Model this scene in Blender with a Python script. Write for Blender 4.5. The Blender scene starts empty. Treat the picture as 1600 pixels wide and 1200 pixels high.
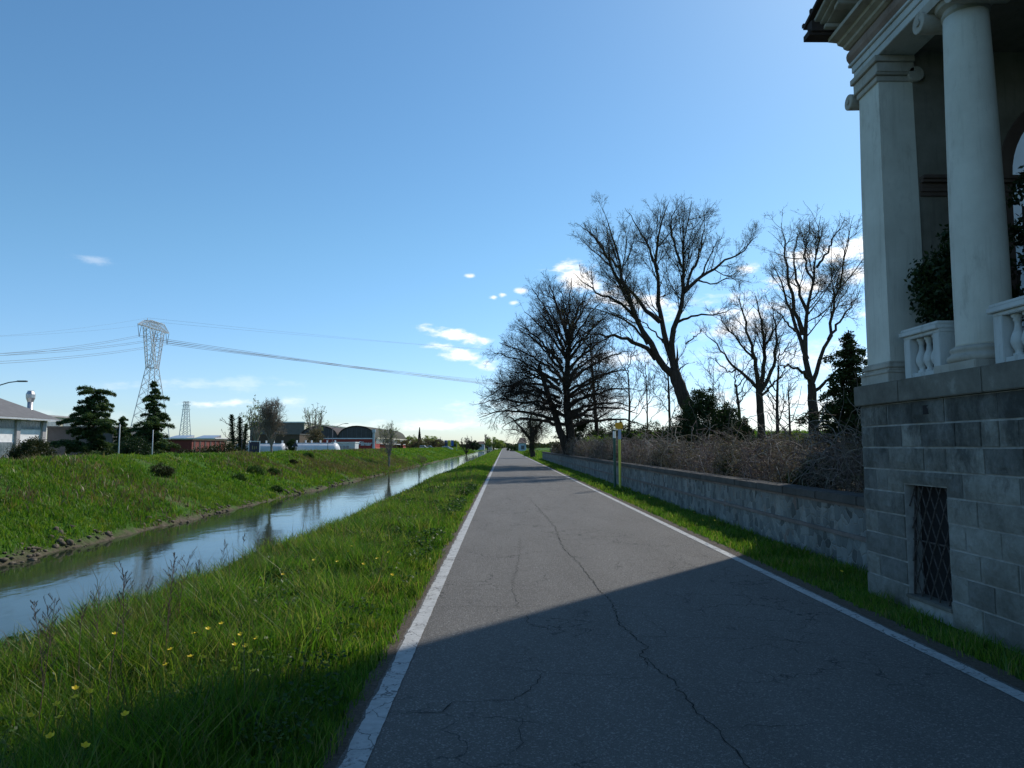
import bpy, bmesh, math, random
import numpy as np
from mathutils import Vector, Matrix
R = math.radians
C = bpy.context.scene.collection
SC = bpy.context.scene
rng = np.random.default_rng(7)
random.seed(7)

# ------------------------------------------------------------------ camera
FPX = 1109.0; HC = 1.6
PIT = math.atan(97/FPX); YAW = math.atan(13/math.hypot(FPX, 97))
cd = bpy.data.cameras.new('camera'); cam = bpy.data.objects.new('camera', cd); C.objects.link(cam)
cd.sensor_width = 36; cd.lens = 36*FPX/1600; cd.clip_start = .05; cd.clip_end = 9000
cam.location = (0, 0, HC); cam.rotation_euler = (math.pi/2+PIT, 0, -YAW)
SC.camera = cam
_F = (math.sin(YAW)*math.cos(PIT), math.cos(YAW)*math.cos(PIT), math.sin(PIT))
_R = (math.cos(YAW), -math.sin(YAW), 0)
_U = (-math.sin(YAW)*math.sin(PIT), -math.cos(YAW)*math.sin(PIT), math.cos(PIT))
def ray(x, y):
    u = x-800; v = 600-y
    return [_F[i]*FPX+_R[i]*u+_U[i]*v for i in range(3)]
def at(x, y, Y):
    """world point at distance Y along the road seen at photo pixel x, y (used to measure real positions)"""
    d = ray(x, y); t = Y/d[1]
    return Vector((d[0]*t, Y, HC+d[2]*t))

# ------------------------------------------------------------------ light
SUN_AZ = R(42); SUN_EL = R(43)
SC.view_settings.view_transform = 'Standard'; SC.view_settings.look = 'None'
SC.view_settings.exposure = 0.36; SC.view_settings.gamma = 1
SC.cycles.max_bounces = 6; SC.cycles.transparent_max_bounces = 8
SC.cycles.use_adaptive_sampling = True
sl = bpy.data.lights.new('sun', 'SUN'); sl.energy = 2.9; sl.angle = R(.5); sl.color = (1, .95, .86)
so = bpy.data.objects.new('sun', sl); C.objects.link(so)
sdir = Vector((math.sin(SUN_AZ)*math.cos(SUN_EL), math.cos(SUN_AZ)*math.cos(SUN_EL), math.sin(SUN_EL)))
so.rotation_euler = sdir.to_track_quat('Z', 'Y').to_euler()
so.location = (30, 30, 60)
W = bpy.data.worlds.new('World'); SC.world = W; W.use_nodes = True
nt = W.node_tree; nt.nodes.clear()
def wn(t, **k):
    n = nt.nodes.new(t)
    for a, b in k.items(): setattr(n, a, b)
    return n
def wmath(op, a, b=None, c=None):
    n = wn('ShaderNodeMath', operation=op)
    for i, v in enumerate((a, b, c)):
        if v is None: continue
        if hasattr(v, 'is_linked') or hasattr(v, 'links'): nt.links.new(v, n.inputs[i])
        else: n.inputs[i].default_value = v
    return n.outputs[0]
sky = wn('ShaderNodeTexSky', sky_type='NISHITA'); sky.sun_disc = False
sky.sun_elevation = SUN_EL; sky.sun_rotation = SUN_AZ
sky.air_density = 1.0; sky.dust_density = .35; sky.ozone_density = 3.2
tc = wn('ShaderNodeTexCoord')
sep = wn('ShaderNodeSeparateXYZ'); nt.links.new(tc.outputs['Generated'], sep.inputs[0])
az = wmath('ARCTAN2', sep.outputs[0], sep.outputs[1]); el = wmath('ARCSINE', sep.outputs[2])
cmb = wn('ShaderNodeCombineXYZ'); nt.links.new(az, cmb.inputs[0]); nt.links.new(el, cmb.inputs[1])
# clouds: (direction measured from photo x,y ; half sizes in px ; tilt deg ; strength)
CL = [(712, 525, 50, 9, -13, 1.0), (722, 556, 46, 11, -14, .9), (690, 664, 90, 8, 0, .55), (560, 668, 90, 8, 3, .3),
      (147, 407, 26, 5, -8, .2), (880, 418, 26, 8, 4, 1), (920, 440, 50, 20, -12, 1.1), (1000, 475, 60, 20, -10, .9),
      (735, 431, 9, 3, 0, .8), (771, 465, 6, 3, 0, .9), (785, 461, 6, 3, 0, .9), (814, 455, 10, 4, 0, .7), (803, 474, 7, 3, 0, .6),
      (1166, 421, 22, 7, 2, 1), (1320, 395, 60, 16, 5, 1.2), (1275, 440, 60, 16, 4, 1.1), (1165, 500, 55, 32, 0, .8),
      (1250, 400, 30, 10, 0, .9), (980, 560, 70, 16, 0, .6), (1240, 560, 120, 22, 0, .5), (1200, 640, 200, 26, 0, .75),
      (960, 640, 200, 22, 0, .5), (350, 631, 40, 5, 3, .6), (330, 600, 120, 8, 3, .2), (1440, 470, 60, 20, 0, 1), (1560, 330, 60, 18, 0, 1),
      (100, 655, 120, 9, 2, .15), (450, 628, 20, 8, 0, .35), (2100, 300, 300, 60, 5, .8)]
noi = wn('ShaderNodeTexNoise'); noi.inputs['Scale'].default_value = 24; noi.inputs['Detail'].default_value = 7; noi.inputs['Roughness'].default_value = .62
mp0 = wn('ShaderNodeMapping'); mp0.inputs['Scale'].default_value = (1, 2.6, 1)
nt.links.new(cmb.outputs[0], mp0.inputs[0]); nt.links.new(mp0.outputs[0], noi.inputs['Vector'])
nz = wmath('MULTIPLY_ADD', noi.outputs[0], 3.4, -1.7)
mx = None
for (x, y, sx, sy, tl, st) in CL:
    d = Vector(ray(x, y)).normalized()
    a0 = math.atan2(d.x, d.y); e0 = math.asin(d.z)
    m = wn('ShaderNodeMapping', vector_type='TEXTURE')
    m.inputs['Location'].default_value = (a0, e0, 0); m.inputs['Rotation'].default_value = (0, 0, R(tl))
    m.inputs['Scale'].default_value = (sx/FPX*1.5, sy/FPX*1.5, 1)
    nt.links.new(cmb.outputs[0], m.inputs[0])
    ln = wn('ShaderNodeVectorMath', operation='LENGTH'); nt.links.new(m.outputs[0], ln.inputs[0])
    v = wmath('MULTIPLY_ADD', ln.outputs['Value'], -1.0, 1.0)
    v = wmath('ADD', v, nz)
    mr = wn('ShaderNodeMapRange', interpolation_type='SMOOTHSTEP'); nt.links.new(v, mr.inputs[0])
    mr.inputs[1].default_value = .05; mr.inputs[2].default_value = 1.2; mr.inputs[3].default_value = 0; mr.inputs[4].default_value = st
    inside = wn('ShaderNodeMapRange'); nt.links.new(ln.outputs['Value'], inside.inputs[0])
    inside.inputs[1].default_value = 1.5; inside.inputs[2].default_value = .7; inside.inputs[3].default_value = 0; inside.inputs[4].default_value = 1
    v = wmath('MULTIPLY', mr.outputs[0], inside.outputs[0])
    mx = v if mx is None else wmath('MAXIMUM', mx, v)
mxc = wn('ShaderNodeMix', data_type='RGBA'); nt.links.new(mx, mxc.inputs[0])
hsv = wn('ShaderNodeHueSaturation'); hsv.inputs['Saturation'].default_value = 1.12; nt.links.new(sky.outputs[0], hsv.inputs['Color'])
tint = wn('ShaderNodeMix', data_type='RGBA', blend_type='MULTIPLY'); tint.inputs[0].default_value = 1
nt.links.new(hsv.outputs[0], tint.inputs[6]); tint.inputs[7].default_value = (.86, 1.03, 1.00, 1)
hz = wn('ShaderNodeMapRange', interpolation_type='SMOOTHSTEP'); nt.links.new(el, hz.inputs[0])
for i_, q_ in enumerate((.0, .30, 1, 0)): hz.inputs[i_+1].default_value = q_
hzm = wn('ShaderNodeMix', data_type='RGBA', blend_type='MULTIPLY'); nt.links.new(hz.outputs[0], hzm.inputs[0]); nt.links.new(tint.outputs[2], hzm.inputs[6]); hzm.inputs[7].default_value = (.90, .87, 1.12, 1)
nt.links.new(hzm.outputs[2], mxc.inputs[6]); mxc.inputs[7].default_value = (9.8, 9.5, 9.2, 1)
bg = wn('ShaderNodeBackground'); bg.inputs[1].default_value = .112
wo = wn('ShaderNodeOutputWorld')
nt.links.new(mxc.outputs[2], bg.inputs[0]); nt.links.new(bg.outputs[0], wo.inputs[0])

# ------------------------------------------------------------------ materials
class N:
    def __init__(s, name):
        s.m = bpy.data.materials.new(name); s.m.use_nodes = True
        s.t = s.m.node_tree; s.t.nodes.clear()
        s.out = s.n('ShaderNodeOutputMaterial')
    def n(s, t, **k):
        x = s.t.nodes.new(t)
        for a, b in k.items(): setattr(x, a, b)
        return x
    def l(s, a, b): s.t.links.new(a, b)
    def set(s, sock, v):
        if isinstance(v, bpy.types.NodeSocket): s.l(v, sock)
        elif v is not None: sock.default_value = v
    def co(s, scale=(1, 1, 1), kind='Object'):
        t = s.n('ShaderNodeTexCoord'); m = s.n('ShaderNodeMapping'); s.l(t.outputs[kind], m.inputs[0])
        m.inputs['Scale'].default_value = scale
        return m.outputs[0]
    def noise(s, sc, det=5, ro=.6, vec=None, dist=0):
        x = s.n('ShaderNodeTexNoise'); x.inputs['Scale'].default_value = sc; x.inputs['Detail'].default_value = det
        x.inputs['Roughness'].default_value = ro; x.inputs['Distortion'].default_value = dist
        if vec is None: vec = s.co()
        s.l(vec, x.inputs['Vector']); return x.outputs[0]
    def ramp(s, v, stops, inter='LINEAR'):
        x = s.n('ShaderNodeValToRGB'); x.color_ramp.interpolation = inter
        e = x.color_ramp.elements
        while len(e) < len(stops): e.new(.5)
        for i, (p, c) in enumerate(stops):
            e[i].position = p; e[i].color = (c[0], c[1], c[2], 1) if len(c) == 3 else c
        s.l(v, x.inputs[0]); return x.outputs[0]
    def mr(s, v, a, b, c=0, d=1):
        x = s.n('ShaderNodeMapRange'); s.l(v, x.inputs[0])
        for i, q in enumerate((a, b, c, d)): x.inputs[i+1].default_value = q
        return x.outputs[0]
    def math(s, op, a, b=None):
        x = s.n('ShaderNodeMath', operation=op); s.set(x.inputs[0], a); s.set(x.inputs[1], b) if b is not None else None
        return x.outputs[0]
    def mix(s, f, a, b, mode='MIX'):
        x = s.n('ShaderNodeMix', data_type='RGBA', blend_type=mode)
        s.set(x.inputs[0], f); s.set(x.inputs[6], a if isinstance(a, bpy.types.NodeSocket) else (*a, 1)); s.set(x.inputs[7], b if isinstance(b, bpy.types.NodeSocket) else (*b, 1))
        return x.outputs[2]
    def bump(s, h, st=.4, d=.01):
        x = s.n('ShaderNodeBump'); x.inputs['Strength'].default_value = st; x.inputs['Distance'].default_value = d
        s.l(h, x.inputs['Height']); return x.outputs[0]
    def pr(s, col, ro=.8, normal=None, spec=.3, metal=0, **k):
        x = s.n('ShaderNodeBsdfPrincipled')
        s.set(x.inputs['Base Color'], col if isinstance(col, bpy.types.NodeSocket) else (*col, 1))
        s.set(x.inputs['Roughness'], ro); s.set(x.inputs['Metallic'], metal); s.set(x.inputs['Specular IOR Level'], spec)
        if normal is not None: s.l(normal, x.inputs['Normal'])
        for a, b in k.items(): x.inputs[a].default_value = b
        return x.outputs[0]
    def fin(s, sh): s.l(sh, s.out.inputs[0]); return s.m
def island(n): return n.n('ShaderNodeNewGeometry').outputs['Random Per Island']
def simple(name, col, ro=.7, var=.25, sc=6, bump=.2, spec=.3, metal=0):
    n = N(name); f = n.noise(sc, 5)
    a = tuple(c*(1-var) for c in col); b = tuple(min(1, c*(1+var)) for c in col)
    return n.fin(n.pr(n.ramp(f, [(.3, a), (.7, b)]), ro, n.bump(f, bump, .01) if bump else None, spec, metal))
def blades(name, cols, tr=.5, tcol=1.6, patchy=False):
    n = N(name)
    c = n.ramp(island(n), [(i/(len(cols)-1), q) for i, q in enumerate(cols)])
    big = n.noise(.6, 3, vec=n.co())
    c = n.mix(n.mr(big, .35, .65), c, n.mix(1, c, (.62, .72, .55), 'MULTIPLY'))
    if patchy: c = n.mix(n.mr(n.noise(.22, 5, .7, vec=n.co()), .42, .62, 0, .6), c, n.mix(1, c, (1.5, 1.08, 1.2), 'MULTIPLY')); c = n.mix(n.mr(n.noise(1.3, 4, .7, vec=n.co()), .55, .7, 0, .6), c, n.mix(1, c, (1.5, .8, 1.2), 'MULTIPLY'))
    d = n.n('ShaderNodeBsdfDiffuse'); n.l(c, d.inputs[0])
    g = n.n('ShaderNodeBsdfGlossy'); g.inputs['Roughness'].default_value = .45; g.inputs[0].default_value = (.25, .25, .25, 1)
    t = n.n('ShaderNodeBsdfTranslucent'); n.l(n.mix(1, c, (tcol, tcol, tcol*.6), 'MULTIPLY'), t.inputs[0])
    m = n.n('ShaderNodeMixShader'); m.inputs[0].default_value = tr; n.l(d.outputs[0], m.inputs[1]); n.l(t.outputs[0], m.inputs[2])
    m2 = n.n('ShaderNodeMixShader'); m2.inputs[0].default_value = .08; n.l(m.outputs[0], m2.inputs[1]); n.l(g.outputs[0], m2.inputs[2])
    return n.fin(m2.outputs[0])
M = {}
M['grass'] = blades('grass', [(.035, .10, .010), (.065, .165, .014), (.10, .22, .02), (.14, .24, .03), (.26, .24, .10)], .5, 1.7, True)
M['grass_far'] = blades('grass_far', [(.05, .14, .012), (.085, .21, .016), (.13, .26, .02), (.17, .29, .03), (.21, .25, .05)], .4, 1.5, True)
M['straw'] = blades('straw', [(.16, .12, .055), (.25, .2, .1), (.2, .14, .08)], .35, 1.2)
M['bramble'] = blades('bramble', [(.17, .11, .105), (.32, .24, .225), (.50, .42, .39), (.17, .10, .10), (.42, .36, .345)], .3, 1.0)
M['leaf_dark'] = blades('leaf_dark', [(.018, .035, .014), (.03, .055, .02), (.045, .07, .02)], .25, 1.2)
M['leaf_cedar'] = blades('leaf_cedar', [(.04, .08, .035), (.08, .13, .05), (.13, .17, .06)], .3, 1.4)
M['leaf_tan'] = blades('leaf_tan', [(.24, .18, .12), (.34, .27, .18), (.30, .28, .16)], .4, 1.3)
M['leaf_mid'] = blades('leaf_mid', [(.03, .07, .015), (.05, .11, .02), (.09, .16, .03)], .3, 1.3)
M['leaf_olive'] = blades('leaf_olive', [(.10, .10, .035), (.15, .15, .05), (.19, .16, .07)], .45, 1.4)
M['leaf_young'] = blades('leaf_young', [(.17, .22, .06), (.24, .29, .09), (.28, .29, .14)], .45, 1.4)
M['leaf_brown'] = blades('leaf_brown', [(.13, .09, .06), (.20, .15, .10), (.16, .15, .08)], .3, 1.3)
M['shrub'] = blades('shrub', [(.03, .045, .015), (.05, .06, .02), (.08, .07, .03)], .25, 1.3)
M['flower'] = simple('flower', (.75, .55, .02), .5, .1, 30, 0)
M['stem'] = simple('stem', (.06, .12, .03), .7, .2, 20, 0)
M['weed'] = simple('weed', (.17, .11, .08), .8, .3, 20, 0)
n = N('bark'); v = n.noise(5, 8, .7, n.co((3, 3, .6)))
M['bark'] = n.fin(n.pr(n.ramp(v, [(.3, (.022, .017, .013)), (.7, (.085, .068, .055))]), .9, n.bump(v, .8, .03), .1))
n = N('bark_pale'); v = n.noise(4, 8, .7, n.co((3, 3, .6)))
M['bark_pale'] = n.fin(n.pr(n.ramp(v, [(.3, (.14, .11, .09)), (.7, (.36, .30, .24))]), .9, n.bump(v, .6, .03), .1))
M['ivy'] = M['leaf_dark']

# ground
n = N('ground'); p = n.co()
big = n.noise(.35, 6, .6, p); fine = n.noise(9, 6, .7, p)
gr = n.ramp(fine, [(.3, (.03, .07, .012)), (.55, (.06, .135, .018)), (.75, (.10, .18, .03))])
dry = n.ramp(fine, [(.3, (.08, .065, .035)), (.7, (.19, .15, .09))])
c = n.mix(n.mr(big, .56, .70), gr, dry)
sp = n.n('ShaderNodeSeparateXYZ'); n.l(p, sp.inputs[0])
zz = n.math('ADD', sp.outputs[2], n.mr(n.noise(1.2, 5, .6, p), 0, 1, -.35, .35))
mud = n.ramp(n.noise(3.5, 8, .7, p), [(.3, (.05, .04, .028)), (.7, (.17, .14, .10))])
c = n.mix(n.mr(zz, -1.2, -1.5), c, mud)
M['ground'] = n.fin(n.pr(c, .95, n.bump(fine, .9, .08), .1))
n = N('field'); p = n.co(); v = n.noise(.15, 8, .7, p)
M['field'] = n.fin(n.pr(n.ramp(v, [(.3, (.06, .09, .02)), (.7, (.12, .15, .04))]), .95, None, .1))
n = N('garden_soil'); v = n.noise(4, 8, .7)
M['soil'] = n.fin(n.pr(n.ramp(v, [(.3, (.03, .03, .015)), (.7, (.10, .08, .05))]), .95, n.bump(v, .8, .05), .1))
# water
n = N('water'); p = n.co((1, .45, 1))
w1 = n.noise(1.1, 3, .5, p, .4); w2 = n.noise(7, 3, .5, p)
h = n.math('ADD', n.math('MULTIPLY', w1, 1.0), n.math('MULTIPLY', w2, .12))
mottle = n.ramp(n.noise(.3, 4, .5, p), [(.3, (.022, .030, .015)), (.7, (.040, .046, .024))])
M['water'] = n.fin(n.pr(mottle, .07, n.bump(h, .17, .05), .5, IOR=1.36))
# asphalt
n = N('asphalt'); p = n.co()
a1 = n.noise(160, 3, .8, p); a2 = n.noise(1.0, 6, .6, n.co((1.6, .35, 1))); a3 = n.noise(45, 4, .7, p)
vor = n.n('ShaderNodeTexVoronoi', feature='F1'); vor.inputs['Scale'].default_value = 110; n.l(p, vor.inputs['Vector'])
spk = n.ramp(n.n('ShaderNodeSeparateColor').outputs[0], [(0, (0, 0, 0)), (1, (1, 1, 1))])
sc_ = n.n('ShaderNodeSeparateColor'); n.l(vor.outputs['Color'], sc_.inputs[0])
sp1 = n.mr(sc_.outputs[0], .80, .97)
c = n.ramp(a1, [(.3, (.085, .079, .073)), (.7, (.20, .186, .17))])
c = n.mix(n.math('MULTIPLY', sp1, .7), c, (.36, .34, .32))
c = n.mix(n.mr(a2, .35, .68, 0, .6), c, n.mix(1, c, (.72, .71, .70), 'MULTIPLY'))
c = n.mix(n.mr(a3, .60, .72, 0, .6), c, (.05, .05, .052))
# fine crazing
vc = n.n('ShaderNodeTexVoronoi', feature='DISTANCE_TO_EDGE'); vc.inputs['Scale'].default_value = 1.5
dst = n.n('ShaderNodeVectorMath', operation='ADD'); dn = n.n('ShaderNodeTexNoise'); dn.inputs['Scale'].default_value = 3.2; dn.inputs['Detail'].default_value = 6
n.l(p, dn.inputs['Vector']); dsc = n.n('ShaderNodeVectorMath', operation='SCALE'); dsc.inputs['Scale'].default_value = .55; n.l(dn.outputs['Color'], dsc.inputs[0])
n.l(p, dst.inputs[0]); n.l(dsc.outputs[0], dst.inputs[1]); n.l(dst.outputs[0], vc.inputs['Vector'])
cr = n.mr(vc.outputs['Distance'], .004, .012, 1, 0)
crm = n.math('MULTIPLY', cr, n.mr(n.noise(.55, 3, .6, n.co((1, .8, 1))), .46, .58, 0, .75))
c = n.mix(crm, c, (.02, .02, .02))
hb = n.math('SUBTRACT', n.math('ADD', n.math('MULTIPLY', a1, .6), vor.outputs['Distance']), n.math('MULTIPLY', crm, 1.5))
M['asphalt'] = n.fin(n.pr(c, .88, n.bump(hb, .8, .010), .35))
M['crack'] = simple('crack', (.035, .033, .031), .95, .2, 30, 0, .1)
n = N('road_paint'); p = n.co()
g1 = n.noise(30, 6, .75, p); g2 = n.noise(3, 6, .7, p)
a1 = n.noise(160, 3, .8, p)
c = n.ramp(n.noise(12, 5, .7, p), [(.3, (.34, .34, .33)), (.7, (.50, .50, .49))])
c = n.mix(n.mr(n.math('ADD', g1, n.math('MULTIPLY', g2, .6)), .86, .98), c, (.14, .135, .13))
vc = n.n('ShaderNodeTexVoronoi', feature='DISTANCE_TO_EDGE'); vc.inputs['Scale'].default_value = 4
dst = n.n('ShaderNodeVectorMath', operation='ADD'); dn = n.n('ShaderNodeTexNoise'); dn.inputs['Scale'].default_value = 8; dn.inputs['Detail'].default_value = 5
n.l(p, dn.inputs['Vector']); dsc = n.n('ShaderNodeVectorMath', operation='SCALE'); dsc.inputs['Scale'].default_value = .2; n.l(dn.outputs['Color'], dsc.inputs[0])
n.l(p, dst.inputs[0]); n.l(dsc.outputs[0], dst.inputs[1]); n.l(dst.outputs[0], vc.inputs['Vector'])
c = n.mix(n.mr(vc.outputs['Distance'], .008, .022, .8, 0), c, (.06, .06, .06))
M['paint'] = n.fin(n.pr(c, .8, n.bump(a1, .4, .004), .3))
n = N('gravel_edge'); v = n.noise(40, 6, .8)
M['gravel'] = n.fin(n.pr(n.ramp(v, [(.3, (.06, .05, .04)), (.6, (.15, .125, .10)), (.8, (.28, .25, .21))]), .95, n.bump(v, .8, .02), .1))
# stone blocks of villa base
n = N('stone_block'); p = n.co()
b1 = n.noise(3.2, 10, .78, p); b2 = n.noise(18, 8, .8, p); st = n.noise(2.0, 8, .75, n.co((1, 1.5, .85)))
c = n.ramp(b1, [(.28, (.19, .18, .155)), (.5, (.33, .315, .28)), (.72, (.50, .485, .45))])
c = n.mix(1, c, n.ramp(island(n), [(0, (.62, .64, .66)), (.5, (1, .99, .96)), (1, (1.35, 1.35, 1.33))]), 'MULTIPLY')
sz = n.n('ShaderNodeSeparateXYZ'); n.l(p, sz.inputs[0])
up = n.mr(sz.outputs[2], .6, 2.0, -.12, .1)
c = n.mix(n.mr(n.math('ADD', st, up), .46, .66, 0, .8), c, (.07, .07, .062))
c = n.mix(n.mr(n.noise(8, 7, .8, p), .6, .72, 0, .5), c, (.42, .43, .40))
M['block'] = n.fin(n.pr(c, .9, n.bump(n.math('ADD', b2, n.math('MULTIPLY', b1, 2.0)), 1.0, .035), .2))
M['mortar'] = simple('mortar', (.33, .32, .30), .95, .3, 8, .5)
n = N('ledge_stone'); p = n.co(); b1 = n.noise(2.6, 8, .7, p); b2 = n.noise(30, 6, .7, p)
c = n.ramp(b1, [(.3, (.10, .09, .075)), (.6, (.20, .185, .155)), (.75, (.36, .35, .31))])
M['ledge'] = n.fin(n.pr(c, .9, n.bump(b2, .6, .01), .2))
def plaster(name, lo, hi, stain=(.2, .17, .13), amt=.5, b=.35):
    n = N(name); p = n.co(); b1 = n.noise(1.8, 8, .65, p); b2 = n.noise(60, 4, .7, p); st = n.noise(3, 8, .75, n.co((1.5, 1.5, .5))); rs_ = n.noise(3, 7, .7, n.co((5, 5, .3)))
    c = n.ramp(b1, [(.3, lo), (.7, hi)]); c = n.mix(n.mr(st, .55, .75, 0, amt), c, stain); c = n.mix(n.mr(rs_, .54, .72, 0, amt*.55), c, stain)
    return n.fin(n.pr(c, .9, n.bump(n.math('ADD', b2, b1), b, .006), .15))
M['plaster'] = plaster('plaster', (.56, .53, .46), (.72, .69, .61), (.34, .31, .26), .75)
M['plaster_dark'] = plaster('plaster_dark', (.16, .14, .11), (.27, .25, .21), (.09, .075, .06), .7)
M['plaster_lilac'] = plaster('plaster_lilac', (.50, .48, .47), (.60, .58, .57), (.40, .38, .35), .4)
M['rust_stone'] = plaster('rust_stone', (.20, .13, .10), (.40, .30, .25), (.13, .09, .07), .8, .6)
M['moulding'] = plaster('moulding', (.33, .29, .24), (.52, .48, .42), (.16, .13, .10), .7, .5)
M['arch_stone'] = plaster('arch_stone', (.09, .06, .05), (.15, .11, .09), (.06, .045, .04), .5, .4)
M['tile'] = simple('tile', (.05, .035, .03), .9, .4, 7, .5)
M['white_stone'] = plaster('white_stone', (.48, .48, .46), (.62, .62, .60), (.20, .18, .15), .85, .5)
M['iron'] = simple('iron', (.085, .072, .066), .7, .5, 40, .3, .4, .3)
M['dark'] = simple('painted_dark', (.02, .018, .018), .9, .3, 4, 0)  # near-black colour standing in for unlit openings
# rubble wall
n = N('rubble'); p = n.co((1, 1, .92))
dn = n.n('ShaderNodeTexNoise'); dn.inputs['Scale'].default_value = 5; n.l(p, dn.inputs['Vector'])
dsc = n.n('ShaderNodeVectorMath', operation='SCALE'); dsc.inputs['Scale'].default_value = .09; n.l(dn.outputs['Color'], dsc.inputs[0])
dst = n.n('ShaderNodeVectorMath', operation='ADD'); n.l(p, dst.inputs[0]); n.l(dsc.outputs[0], dst.inputs[1])
ve = n.n('ShaderNodeTexVoronoi', feature='DISTANCE_TO_EDGE'); ve.inputs['Scale'].default_value = 7; n.l(dst.outputs[0], ve.inputs['Vector'])
vf = n.n('ShaderNodeTexVoronoi', feature='F1'); vf.inputs['Scale'].default_value = 7; n.l(dst.outputs[0], vf.inputs['Vector'])
sc2 = n.n('ShaderNodeSeparateColor'); n.l(vf.outputs['Color'], sc2.inputs[0])
c = n.ramp(sc2.outputs[0], [(0, (.045, .05, .05)), (.15, (.13, .14, .14)), (.6, (.22, .235, .235)), (.9, (.30, .30, .28)), (1, (.20, .13, .11))])
c = n.mix(n.mr(n.noise(12, 7, .8, p), .3, .8, 0, .5), c, (.24, .235, .21))
ed = n.mr(ve.outputs['Distance'], .01, .055, 1, 0)
c = n.mix(n.math('MULTIPLY', ed, .75), c, (.33, .32, .29))
c = n.mix(n.mr(n.noise(1.3, 6, .7, n.co((1, 1, .5))), .45, .7, 0, .7), c, (.065, .065, .058))
hh = n.math('ADD', n.math('MULTIPLY', n.mr(ve.outputs['Distance'], 0, .1), 1.0), n.math('MULTIPLY', n.noise(25, 6, .7, p), .5))
M['rubble'] = n.fin(n.pr(c, .9, n.bump(hh, .6, .02), .15))
M['cap'] = plaster('cap', (.055, .05, .045), (.12, .11, .10), (.04, .04, .03), .7, .7)
M['band'] = plaster('band', (.14, .115, .10), (.26, .21, .19), (.09, .08, .07), .7, .5)
M['rock'] = simple('rock', (.13, .105, .075), .9, .6, 3, .8)
for nm, col, ro in (('white_wall', (.85, .82, .82), .8), ('concrete', (.42, .39, .39), .9), ('beige', (.55, .49, .38), .8), ('shed_dark', (.13, .13, .14), .8),
        ('roof_grey', (.16, .15, .145), .9), ('steel', (.55, .53, .54), .35), ('red_wall', (.36, .05, .04), .8), ('red_wall_sunlit', (.48, .15, .09), .85),
        ('arch_grey', (.075, .068, .066), .7), ('roof_moss', (.07, .065, .045), .95), ('cream', (.60, .54, .44), .8), ('hall_shaded', (.14, .125, .12), .85),
        ('tank_white', (.70, .67, .65), .45), ('container', (.55, .56, .56), .6), ('signwhite', (.8, .8, .8), .5), ('signdark', (.03, .028, .05), .5),
        ('poster', (.30, .24, .10), .6), ('green_post', (.03, .09, .07), .5), ('yellow_post', (.62, .62, .10), .5), ('sign_orange', (.75, .40, .03), .6),
        ('paleblue', (.35, .45, .60), .6), ('galv', (.50, .51, .53), .5), ('pole_dark', (.10, .10, .11), .6), ('rust_red', (.20, .05, .04), .85), ('wire', (.16, .17, .19), .6),
        ('flag_blue', (.05, .12, .40), .7), ('flag_yellow', (.75, .6, .05), .7), ('house_pale', (.55, .56, .56), .8), ('roof_brick', (.085, .062, .055), .9), ('cypress', (.02, .035, .02), .9),
        ('house_blue', (.42, .52, .60), .8), ('car_white', (.75, .75, .75), .3), ('car_dark', (.05, .06, .08), .3), ('rubber', (.02, .02, .02), .8), ('brown_shed', (.10, .07, .05), .9)):
    M[nm] = simple(nm, col, ro, .14, 1.5, .1, .4, .7 if nm in ('steel',) else 0)
n = N('glass'); v = n.noise(.9, 4); M['glass'] = n.fin(n.pr(n.ramp(v, [(.3, (.10, .13, .15)), (.7, (.28, .31, .33))]), .25, None, .6))

# ------------------------------------------------------------------ mesh helpers
def mesh_np(name, V, Fs, mat, parent=None, smooth=False):
    """V (n,3); Fs list of int arrays (m,k)"""
    me = bpy.data.meshes.new(name)
    V = np.asarray(V, dtype=np.float32)
    loops = np.concatenate([f.reshape(-1) for f in Fs]).astype(np.int32)
    sizes = np.concatenate([np.full(len(f), f.shape[1]) for f in Fs]).astype(np.int32)
    me.vertices.add(len(V)); me.vertices.foreach_set('co', V.reshape(-1))
    me.loops.add(len(loops)); me.loops.foreach_set('vertex_index', loops)
    me.polygons.add(len(sizes))
    st = np.zeros(len(sizes), np.int32); st[1:] = np.cumsum(sizes)[:-1]
    me.polygons.foreach_set('loop_start', st); me.polygons.foreach_set('loop_total', sizes)
    if smooth: me.polygons.foreach_set('use_smooth', np.ones(len(sizes), bool))
    me.update(calc_edges=True); me.materials.append(mat)
    o = bpy.data.objects.new(name, me); C.objects.link(o)
    if parent: o.parent = parent
    return o
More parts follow.
